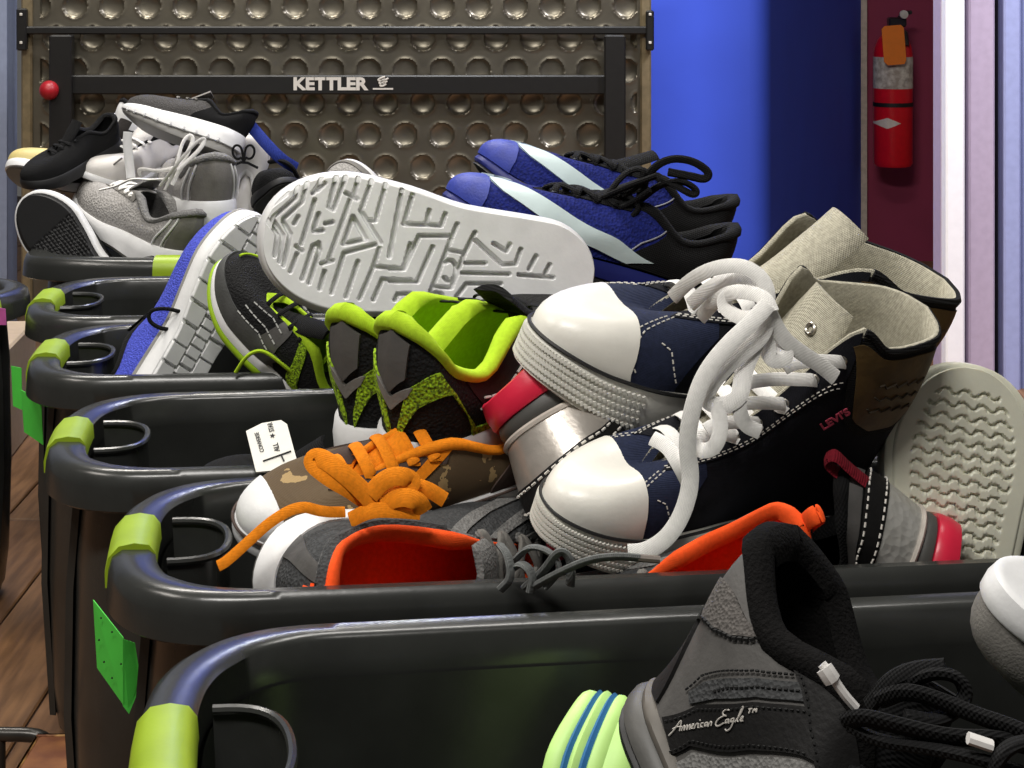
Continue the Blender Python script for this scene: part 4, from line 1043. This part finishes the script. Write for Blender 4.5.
s.between('heel_counter', BLACKL, [(-.06, .92), (0.0, .94), (U(.07), .92), (U(.12), .5), (U(.20), .02)], [(-.06, .0), (0, .0), (U(.02), .0), (U(.06), .0), (U(.16), .0)], th=.0024, nu=40)
def finder(s, u0, u1):
    """(u, v) on the surface where a sight line of the photograph meets it"""
    ug, vg = np.meshgrid(np.linspace(u0, u1, 160), np.linspace(0, 1, 120), indexing='ij')
    M_ = np.array(s.root.matrix_world)
    def proj(u, v):
        p = s.P(u, v) @ M_[:3, :3].T + M_[:3, 3]
        return np.stack([512 + p[..., 0] / p[..., 1] * F, YH + (HC - p[..., 2]) / p[..., 1] * F], -1)
    G_ = proj(ug, vg)
    def f(px, py):
        k = np.argmin(((G_ - (px, py)) ** 2).sum(-1)); u, v = ug.flat[k], vg.flat[k]
        for _ in range(4):
            c = proj(u, v); ju = (proj(u + .002, v) - c) / .002; jv = (proj(u, v + .01) - c) / .01
            J = np.stack([ju, jv], 1)
            if abs(np.linalg.det(J)) < 1e2: break
            d = np.linalg.solve(J, np.array((px, py)) - c); u, v = np.clip(u + np.clip(d[0], -.02, .02), u0, u1), np.clip(v + np.clip(d[1], -.08, .08), 0, 1)
        return (float(u), float(v))
    return f
s_find = finder(s, .005, .33)
def W_(*pts): return [s_find(*p) for p in pts]
bd = s.between('name_band', BLACKL, W_((664, 718), (700, 705), (756, 702), (812, 708)), W_((668, 760), (692, 746), (752, 750), (816, 762)), th=.0022, nu=40)
s.stitches(STITCHB, [W_((668, 722), (700, 710), (756, 707), (810, 713)), W_((672, 753), (694, 741), (752, 745), (812, 757))], off=.0030, dash=.0018, gap=.0018, r=.0006, parent=bd)
s.between('mesh_panel', DGREYM, W_((690, 692), (706, 682), (756, 678), (804, 683)), W_((691, 704), (716, 699), (756, 697), (806, 702)), th=.0016, nu=40)
s.stitches(STITCHB, [W_((688, 690), (704, 676), (756, 671), (804, 676)), W_((716, 692), (730, 688), (760, 687), (804, 692))], off=.0020, dash=.0022, gap=.0014, r=.0008)
s.between('mesh_panel', GREYM, W_((676, 764), (694, 752), (752, 756), (816, 768)), W_((676, 800), (700, 800), (752, 800), (816, 800)), th=.0014, nu=30)
s.between('collar_panel', mesh_knit('taupe_mesh', '5e5a57'), W_((714, 604), (726, 598), (736, 596), (748, 622), (768, 634)), W_((704, 622), (716, 628), (732, 636), (752, 638), (768, 637)), th=.0018, nu=30)
s.stitches(STITCHB, [W_((701, 620), (716, 631), (734, 639), (752, 641), (772, 637))], off=.002, dash=.003, gap=.0012, r=.0012)
es = s.between('eyestay', BLACKL, W_((798, 640), (803, 690), (808, 730), (816, 780)), W_((846, 664), (850, 690), (854, 730), (860, 780)), th=.0024, nu=30)
s.stitches(STITCHB, [W_((803, 645), (807, 690), (812, 730), (819, 780))], off=.0030, dash=.0018, gap=.0022, r=.0007, parent=es)
for ss in (-1, 1):
    def V(b): return (b / 2 if ss < 0 else 1 - b / 2)
    s.rect('forefoot_panel', BLACKM, V(.60), V(.86), .02, .96, th=.001)
s.tongue(BLACKF, [(.66, .060), (.54, .090), (.45, .125), (.38, .160), (.35, .178)], [.014, .022, .030, .034, .032], th=.014)
s.lace_bars(BLACKF, (.95, .89, .83, .77, .71), w=.005, flat=.5, lift=.010, cross=True)
E_find = finder(E, .67, .99)
E.text(PINKT, "LEVI'S", .0100, *E_find(834, 417), ang=4.30, mirror=True, bold=.0003, off=.0030)
# script lettering on the band: hand-drawn pen strokes bent onto the surface
strokes = []
def glyph(x, pts, k=1.0): strokes.append([(x + a * k, b * k) for a, b in pts])
X_ = 0.0
glyph(0, [(-.1, -.25), (.25, .1), (.75, 1.0), (.8, .5), (.82, 0)]); glyph(0, [(.1, .25), (.5, .38), (.95, .32)])
for k in range(3): glyph(1.0 + k * .26, [(0, 0), (.08, .38), (.2, .38), (.24, 0)])
glyph(1.82, [(0, .15), (.22, .25), (.2, .42), (.06, .38), (.04, .05), (.3, .05)])
glyph(2.2, [(0, 0), (.06, .4), (.24, .38)]); glyph(2.5, [(0, .4), (0, .05), (.14, .05)]); glyph(2.52, [(.02, .62), (.05, .66)])
glyph(2.72, [(.26, .36), (.06, .4), (.0, .1), (.26, .05)])
glyph(3.1, [(.26, .36), (.05, .38), (.0, .1), (.2, .08), (.28, .4), (.32, .03)])
glyph(3.5, [(0, 0), (.06, .38), (.22, .38), (.26, .03)])
glyph(4.1, [(1.0, 1.1), (.65, 1.25), (.4, 1.0), (.62, .72), (.85, .68)]); glyph(4.1, [(.6, .7), (.15, .5), (.0, .1), (.3, -.12), (.8, .12)])
glyph(5.0, [(.28, .36), (.05, .38), (.0, .1), (.2, .08), (.3, .4), (.34, .03)])
glyph(5.45, [(.3, .36), (.06, .4), (.02, .12), (.26, .12), (.32, .4), (.24, -.4), (-.1, -.62), (-.28, -.4)])
glyph(5.9, [(0, .05), (.3, .6), (.42, 1.25), (.28, 1.2), (.12, .2), (.3, .03)])
glyph(6.3, [(0, .15), (.24, .28), (.2, .45), (.06, .38), (.04, .06), (.32, .08)])
glyph(6.85, [(0, .95), (.34, .95)]); glyph(6.85, [(.16, .95), (.12, .6)]); glyph(7.3, [(0, .6), (.06, .95), (.18, .7), (.32, .95), (.32, .6)])
tm = MB(); SCL = .0047
for st_ in strokes:
    c_ = chaikin([(a, b, 0) for a, b in st_], 2)
    out = []
    for q in c_:
        px_ = 674 + (q.x + q.y * .30) * 10.9; py_ = 733 - (q.x * 10.9) * .155 - q.y * 12.5
        uu, vv = s_find(px_, py_)
        out.append(A_.S(uu, vv, .0030))
    tm.tube(out, .00050, 5)
tag(tm.build('script_lettering', mat('silver_print', 'b9b4ad', rough=.5, var=.02), A_.root), kind='stuff')
WT = rubber('white_aglet', 'dcd9d6', rough=.3)
c = [(822, 664, 1.035), (832, 676, 1.033), (842, 692, 1.032), (856, 708, 1.032)]
A_.cord(WT, [at(*q) for q in c], w=.0026, sm=2, name='lace_tip')
A_.cord(WT, [at(824, 668, 1.034), at(828, 674, 1.033), at(832, 680, 1.033)], w=.0048, sm=1, name='lace_tip')
for p in ([(846, 722, 1.03), (862, 716, 1.02), (900, 726, 1.015), (950, 738, 1.01), (1000, 738, 1.01), (1040, 750, 1.01)], [(850, 726, 1.03), (880, 742, 1.02), (930, 748, 1.01), (985, 760, 1.0), (1030, 775, 1.0)],
          [(900, 690, 1.05), (930, 672, 1.04), (960, 676, 1.035), (968, 700, 1.035), (940, 722, 1.03), (905, 716, 1.03)], [(880, 700, 1.05), (905, 690, 1.035), (940, 700, 1.03), (975, 715, 1.02), (1015, 728, 1.01), (1050, 745, 1.0)],
          [(990, 790, 1.0), (995, 762, .995), (1010, 745, .995), (1035, 740, 1.0)], [(870, 705, 1.06), (890, 680, 1.05), (915, 670, 1.045), (945, 668, 1.04)]):
    A_.cord(BLACKF, [at(*q) for q in p], w=.0052, flat=.65, sm=3)
A_.cord(WT, [at(968, 738, 1.0), at(992, 746, 1.0)], w=.004, flat=.7, sm=1, name='lace_tip')

s = Shoe('sneaker', 'pale lime sneaker toe up with two blue sole stripes, beside the black sneaker', at(590, 694, 1.29), at(540, 1040, 1.24), (.96, -.22, .08), 'runner', L=.25, group=GRP, zf=[(0, .046), (.6, .042), (1, .050)], zb=[(0, 0), (.8, 0), (1, .012)], toeh=.074)
s.upper(PLIME); s.lining(LIME)
s.sole([('outsole', PLIME, 0, .30, .000, .002), ('sole_stripe', BLUES, .30, .42, .0026, .0026), ('midsole', PLIME, .42, .60, .003, .003), ('sole_stripe', BLUES, .60, .74, .0026, .0026), ('midsole', PLIME, .74, 1.0, .003, .001)])
for sd in (-1, 1):
    def V(b): return (b / 2 if sd < 0 else 1 - b / 2)
    s.between('side_stripe', BLUES, [(V(.62), .42), (V(.72), .56), (V(.82), .60)], [(V(.60), .52), (V(.72), .64), (V(.83), .66)], th=.0018)
    s.between('side_stripe', WHITER, [(V(.62), .38), (V(.72), .52), (V(.82), .57)], [(V(.62), .42), (V(.72), .56), (V(.82), .60)], th=.0016)
s.lace_bars(BLUES, (.94, .86, .78, .7)); s.tongue(PLIME, TG, TW)
s = Shoe('sneaker', 'sneaker with bright white sole up and grey upper at the right edge', at(984, 596, 1.22), at(1330, 742, 1.26), (-.1, .35, -.9), 'runner', L=.28, group=GRP, flip=0, zb=[(0, 0), (1, 0)], zf=[(0, .02), (1, .02)])
s.upper(GREYS); s.lining(BLACKF); s.sole([('outsole', WHITER, 0, 1, .002, .003)]); s.lace_bars(LACEW, (.94, .86, .78, .7)); s.tongue(GREYS, TG, TW)

# ------------------------------------------------------------------ far bin
def grey_runner(label, toe, heel, up):
    s = Shoe('running_shoe', label, toe, heel, up, 'runner', L=.27, group=GRP, zf=[(0, .046), (.3, .038), (.6, .028), (.85, .03), (1, .040)])
    s.upper(GREYK); s.lining(GREYM, puff=.006)
    s.sole([('outsole', DGREYR, 0, .18, .0, .001), ('midsole', WHITER, .18, 1.0, .005, .004)])
    s.cap('toe_rand', GREYS, lambda P: P[..., 0] > .84 * s.L, .38, .62, th=.0016)
    for sd in (-1, 1):
        def V(b): return (b / 2 if sd < 0 else 1 - b / 2)
        s.between('heel_overlay', GREYS, [(V(.0), .96), (V(.0), .02)], [(V(.13), .92), (V(.15), .02)], th=.0016, nu=16)
        for k in (0, .05): s.line('heel_piping', WHITER, [(V(.15 + k), .9), (V(.16 + k), .5), (V(.17 + k), .03)], r=.0016, off=.0012)
        s.between('eyestay', GREYS, [(s.ub(b, sd), .985) for b in (.6, .8, .97)], [(s.ub(b, sd), .80) for b in (.6, .8, .97)], th=.0016)
    s.tongue(GREYM, TG, TW)
    s.lace_bars(LACEW, (.95, .88, .81, .74, .67), w=.0036, flat=.5, lift=.008, cross=True)
    return s
R_ = grey_runner('grey knit running shoe with thick white sole on top of the far bin, toe left', at(84, 196, 3.310), at(182, 268, 3.100), (.42, -.34, .85))
for p in ([(100, 190, 3.130), (118, 186, 3.110), (132, 178, 3.090), (150, 180, 3.080), (172, 178, 3.080)], [(140, 176, 3.100), (138, 168, 3.090), (160, 172, 3.080), (180, 166, 3.080), (196, 158, 3.090)],
          [(165, 190, 3.070), (176, 168, 3.070), (182, 142, 3.080), (190, 134, 3.090), (194, 140, 3.090), (184, 160, 3.080), (172, 185, 3.070)], [(160, 186, 3.070), (180, 160, 3.060), (198, 140, 3.070), (206, 138, 3.080), (200, 150, 3.070), (178, 170, 3.060)]):
    R_.cord(LACEW, [at(*q) for q in p], w=.0034, flat=.5, sm=3)
S_ = grey_runner('grey knit running shoe with white heel towards camera, right of its mate', at(184, 184, 3.45), at(215, 222, 3.13), (.04, -.12, 1))
s = Shoe('slip_on_shoe', 'slip-on shoe leaning sole outward, black outsole with thin white rim', at(28, 198, 3.160), at(128, 318, 3.130), (.30, .88, -.25), 'flat', L=.26, group=GRP, flip=0, zb=[(0, 0), (1, 0)], wide=1.1)
s.tread(BLACKR, lambda X, Yv: ((np.abs((X * 160 + Yv * 60) % 1 - .5) < .2) | (np.abs((Yv * 160) % 1 - .5) < .2)).astype(float) * ((X > .12) & (X < .19)), nx=200, ny=90, zoff=.002, inset=.004, recess=.0015)
s.sole([('outsole_edge', BLACKR, 0, .12, -.002, .0), ('foxing', WHITER, .12, 1.0, .004, .004)], bottom=False); s.upper(BLACKF); s.lining(BLACKF)
s.rect('outsole_patch', GREYR, .2, .21, .01, .02)
s = Shoe('running_shoe', 'charcoal running shoe with scalloped white sole on top of the far pile', at(122, 112, 3.270), at(238, 152, 3.230), (.30, .36, .88), 'runner', L=.25, group=GRP, zf=[(0, .05), (.4, .045), (.7, .036), (1, .034)], zb=[(0, 0), (.5, 0), (.8, .006), (1, .02)])
s.upper(mesh_knit('charcoal_mesh', '4c4a49')); s.lining(BLACKF, puff=.006); s.sole([('outsole', GREYR, 0, .35, .0, .0), ('midsole', WHITER, .35, 1.0, .005, .004)])
nt_ = MB()
for k in range(9):
    c_ = side_point(s, np.array(.60 + k * .035), .42, .0055); nt_.rbox(c_, (.006, .006, .008), .0025, 1)
tag(nt_.build('sole_scallops', WHITER, s.root), kind='stuff')
for sd in (-1, 1):
    def V(b): return (b / 2 if sd < 0 else 1 - b / 2)
    s.rect('heel_quarter', BLACKF, V(.0), V(.45), .0, .95, th=.0016)
s.tongue(GREYS, TG, TW); s.lace_bars(GREYS, (.94, .86, .78, .7))
def plain(name, label, toe, heel, up, um, sm, lm=None, prof='runner', L=.27, lace=BLACKF, capm=None, layers=None, **k):
    s = Shoe(name, label, toe, heel, up, prof, L=L, group=GRP, **k)
    s.upper(um); s.lining(lm or BLACKF, puff=.004)
    s.sole(layers or [('outsole', DGREYR, 0, .2, .0, .001), ('midsole', sm, .2, 1, .004, .003)])
    s.tongue(um, TG, TW)
    if lace: s.lace_bars(lace, (.95, .88, .81, .74), w=.0038)
    if capm: s.cap('toe_cap', capm, lambda P: P[..., 0] > .82 * s.L, .38, .62, th=.002)
    return s
plain('slip_on_shoe', 'plain black fabric shoe heaped between the cream-toed shoe and the black outsole', at(26, 186, 3.20), at(118, 140, 3.32), (-.30, -.45, .82), BLACKF, BLACKR, prof='flat', L=.25, layers=[('outsole', BLACKR, 0, 1, .002, .002)])
plain('sneaker', 'sneaker with cream toe and white foxing at the far left end', at(15, 164, 3.40), at(110, 205, 3.570), (-.35, -.25, .85), BLACKF, WHITER, prof='flat', capm=rubber('cream_toe', 'c9b878'), L=.25)
plain('sneaker', 'dark grey sneaker with white foxing squeezed between black shoe and white-toed shoe', at(62, 188, 3.270), at(165, 150, 3.430), (-.10, -.30, .9), fabric('charcoal_canvas', '2a2624'), WHITER, prof='flat', L=.25)
s = plain('sneaker', 'white leather sneaker showing its creased toe above the grey runner', at(88, 182, 3.240), at(168, 158, 3.450), (.15, -.35, .9), rubber('white_leather', 'd9d5d0'), WHITER, L=.25, lace=LACEW)
s.cord(GREYS, [at(*q) for q in [(102, 178, 3.260), (112, 166, 3.250), (122, 158, 3.250)]], w=.0016, sm=1, name='crease'); 
s = plain('sneaker', 'black sneaker with upright white tongue strip behind the grey runners', at(118, 160, 3.470), at(205, 172, 3.470), (.05, -.2, .95), BLACKM, BLACKR, L=.25)
s.cord(WHITER, [at(*q) for q in [(131, 178, 3.230), (129, 160, 3.230), (127, 142, 3.230), (128, 132, 3.230)]], w=.0075, flat=.4, hint=(0, -1, .2), sm=2, name='tongue_strip')
plain('sneaker', 'small white sneaker toe poking up left of the charcoal shoe', at(100, 122, 3.510), at(165, 190, 3.570), (-.2, -.5, .8), WHITER, WHITER, L=.23, lace=LACEW)
plain('sneaker', 'white sneaker heel peeking out below the charcoal shoe', at(190, 160, 3.550), at(112, 134, 3.450), (-.1, -.2, .9), WHITER, WHITER, L=.22, lace=LACEW)
s = plain('sneaker', 'white sneaker with black bow lace behind the right grey runner', at(246, 132, 3.310), at(250, 235, 3.370), (.1, -.9, .3), rubber('white_leather', 'd9d5d0'), WHITER, L=.24, lace=None, lm=LACEW)
for c_ in (237, 250):
    s.cord(BLACKF, [at(244, 162, 3.17)] + [at(c_ + 5 * math.sin(t) + (244 - c_) * .25 * (1 - math.cos(t)) * .3, 152 - 7 * math.cos(t + .0), 3.17) for t in np.linspace(2.4 if c_ < 244 else -2.4, (2.4 if c_ < 244 else -2.4) + (1 if c_ < 244 else -1) * 5.0, 10)] + [at(244, 161, 3.17)], w=.0019, sm=1)
s.cord(BLACKF, [at(232, 166, 3.17), at(244, 161, 3.17), at(258, 168, 3.17)], w=.0022, sm=1)
s = plain('sandal', 'black shoe with blue strap at the right end of the far pile', at(292, 186, 3.250), at(238, 225, 3.430), (.1, -.1, .98), BLACKM, BLACKR, L=.25)
s.cord(fabric('blue_webbing', '20307e'), [at(*q) for q in [(246, 120, 3.270), (256, 132, 3.240), (268, 146, 3.220), (282, 160, 3.210), (296, 168, 3.230)]], w=.0095, flat=.35, hint=(0, -1, .3), sm=2, name='strap')
s.cord(BLACKF, [at(*q) for q in [(270, 162, 3.230), (282, 160, 3.210), (292, 166, 3.210), (297, 176, 3.230)]], w=.006, flat=.6, sm=2)

# ------------------------------------------------------------------ paper notes on the bins
GREEN = mat('green_paper', '4ccf46', rough=.7, var=.03)
def note(nm, label, corners, group=None, m=GREEN, fold=None):
    P = [at(*c) for c in corners]; n = (P[1] - P[0]).cross(P[-1] - P[0]).normalized()
    c = sum(P, Vector()) / len(P)
    mb = MB(); k = len(P)
    mb.add([p - c for p in P] + [p - c + n * .0008 for p in P], [tuple(range(k)), tuple(range(2 * k - 1, k - 1, -1))] + [(i, (i + 1) % k, k + (i + 1) % k, k + i) for i in range(k)])
    o = mb.build(nm, m, None, smooth=False); o.location = c
    tag(o, label, 'paper note', group); return o
N1 = note('paper_note', 'green paper note with small marks stuck under the grip of the second bin', [(93, 600, 1.70), (123, 638, 1.66), (124, 706, 1.66), (97, 668, 1.70)])
mk = MB(); mi = N1.location
for px_, py_, Y_ in ((101, 618, 1.688), (112, 632, 1.673), (99, 640, 1.691), (121, 664, 1.662), (112, 678, 1.674), (104, 662, 1.684)):
    c = at(px_, py_, Y_ - .004) - mi; mk.rbox(c, (.0016, .0016, .0016), .0005, 1)
tag(mk.build('ink_marks', STITCHB, N1, smooth=False), kind='stuff')
note('paper_note', 'green folded paper flap beside the marked green note', [(123, 639, 1.655), (135, 643, 1.66), (140, 676, 1.66), (138, 692, 1.66), (129, 714, 1.655), (123, 706, 1.655)])
note('paper_note', 'small green paper corner below the grip of the third bin', [(73, 476, 1.88), (86, 483, 1.87), (88, 500, 1.87), (75, 487, 1.88)])
note('paper_note', 'tall narrow green paper strip on the side of the fourth bin', [(11, 366, 2.36), (21, 368, 2.35), (22, 410, 2.35), (13, 406, 2.36)])
note('paper_note', 'wide green paper note below the narrow strip on the fourth bin', [(21, 390, 2.32), (41, 401, 2.28), (43, 445, 2.28), (24, 432, 2.32)])
note('paper_note', 'pink paper note at the left edge of the photo', [(-8, 306, 2.5), (5, 309, 2.48), (6, 325, 2.48), (-8, 325, 2.5)], m=mat('pink_paper', 'c65ea8', rough=.7))

# ------------------------------------------------------------------ things on the floor at the left
o = MB().rbox((0, 0, .10), (.26, .30, .20), .004, 1).build('cardboard_box', mat('pale_card', 'b9a58e', rough=.8, var=.04), None, smooth=False)
o.location = (-1.02, 3.62, 0); o.rotation_euler = (0, 0, .06); tag(o, 'pale cardboard box on the wooden floor at far left', 'box')
WOODB = mat('worn_wood', '6b3a1c', rough=.45, col2='8d5a30', vscale=30)
cr = empty('wooden_crate', Matrix.Translation((-.448, 1.93, 0)), 'low worn brown wooden crate on the floor beside the bins', 'crate')
MB().rbox((0, 0, .035), (.066, .20, .07), .003, 1).build('crate_body', WOODB, cr, smooth=False)
MB().rbox((0, 0, .081), (.070, .21, .022), .003, 1).build('lid', WOODB, cr, smooth=False)
TAN = mat('scuffed_edge', 'b58a4e', rough=.7, col2='6b3a1c', vscale=90)
for d_, c_ in (((.0718, .004, .005), (0, .104, .0915)), ((.004, .2, .005), (-.034, 0, .0915))): MB().rbox(c_, d_, .0015, 1).build('edge_strip', TAN, cr, smooth=False)
rk = empty('metal_rack', Matrix.Translation((-.56, 2.02, -.0)), 'dark metal tube frame standing low on the floor at bottom left', 'rack')
m_ = MB(); m_.tube(chaikin([(-.3, .05, .080), (.04, .05, .080), (.075, .05, .078), (.082, .05, .064), (.082, .05, .054)], 2), .0075, 12); m_.build('top_tube', mat('rack_metal', '3a3733', rough=.3, metal=.4), rk)
for x in (.03, -.25): m_ = MB(); m_.tube([(x, .05, .0), (x, .05, .076)], .006, 10); m_.build('leg', _m['rack_metal'], rk)
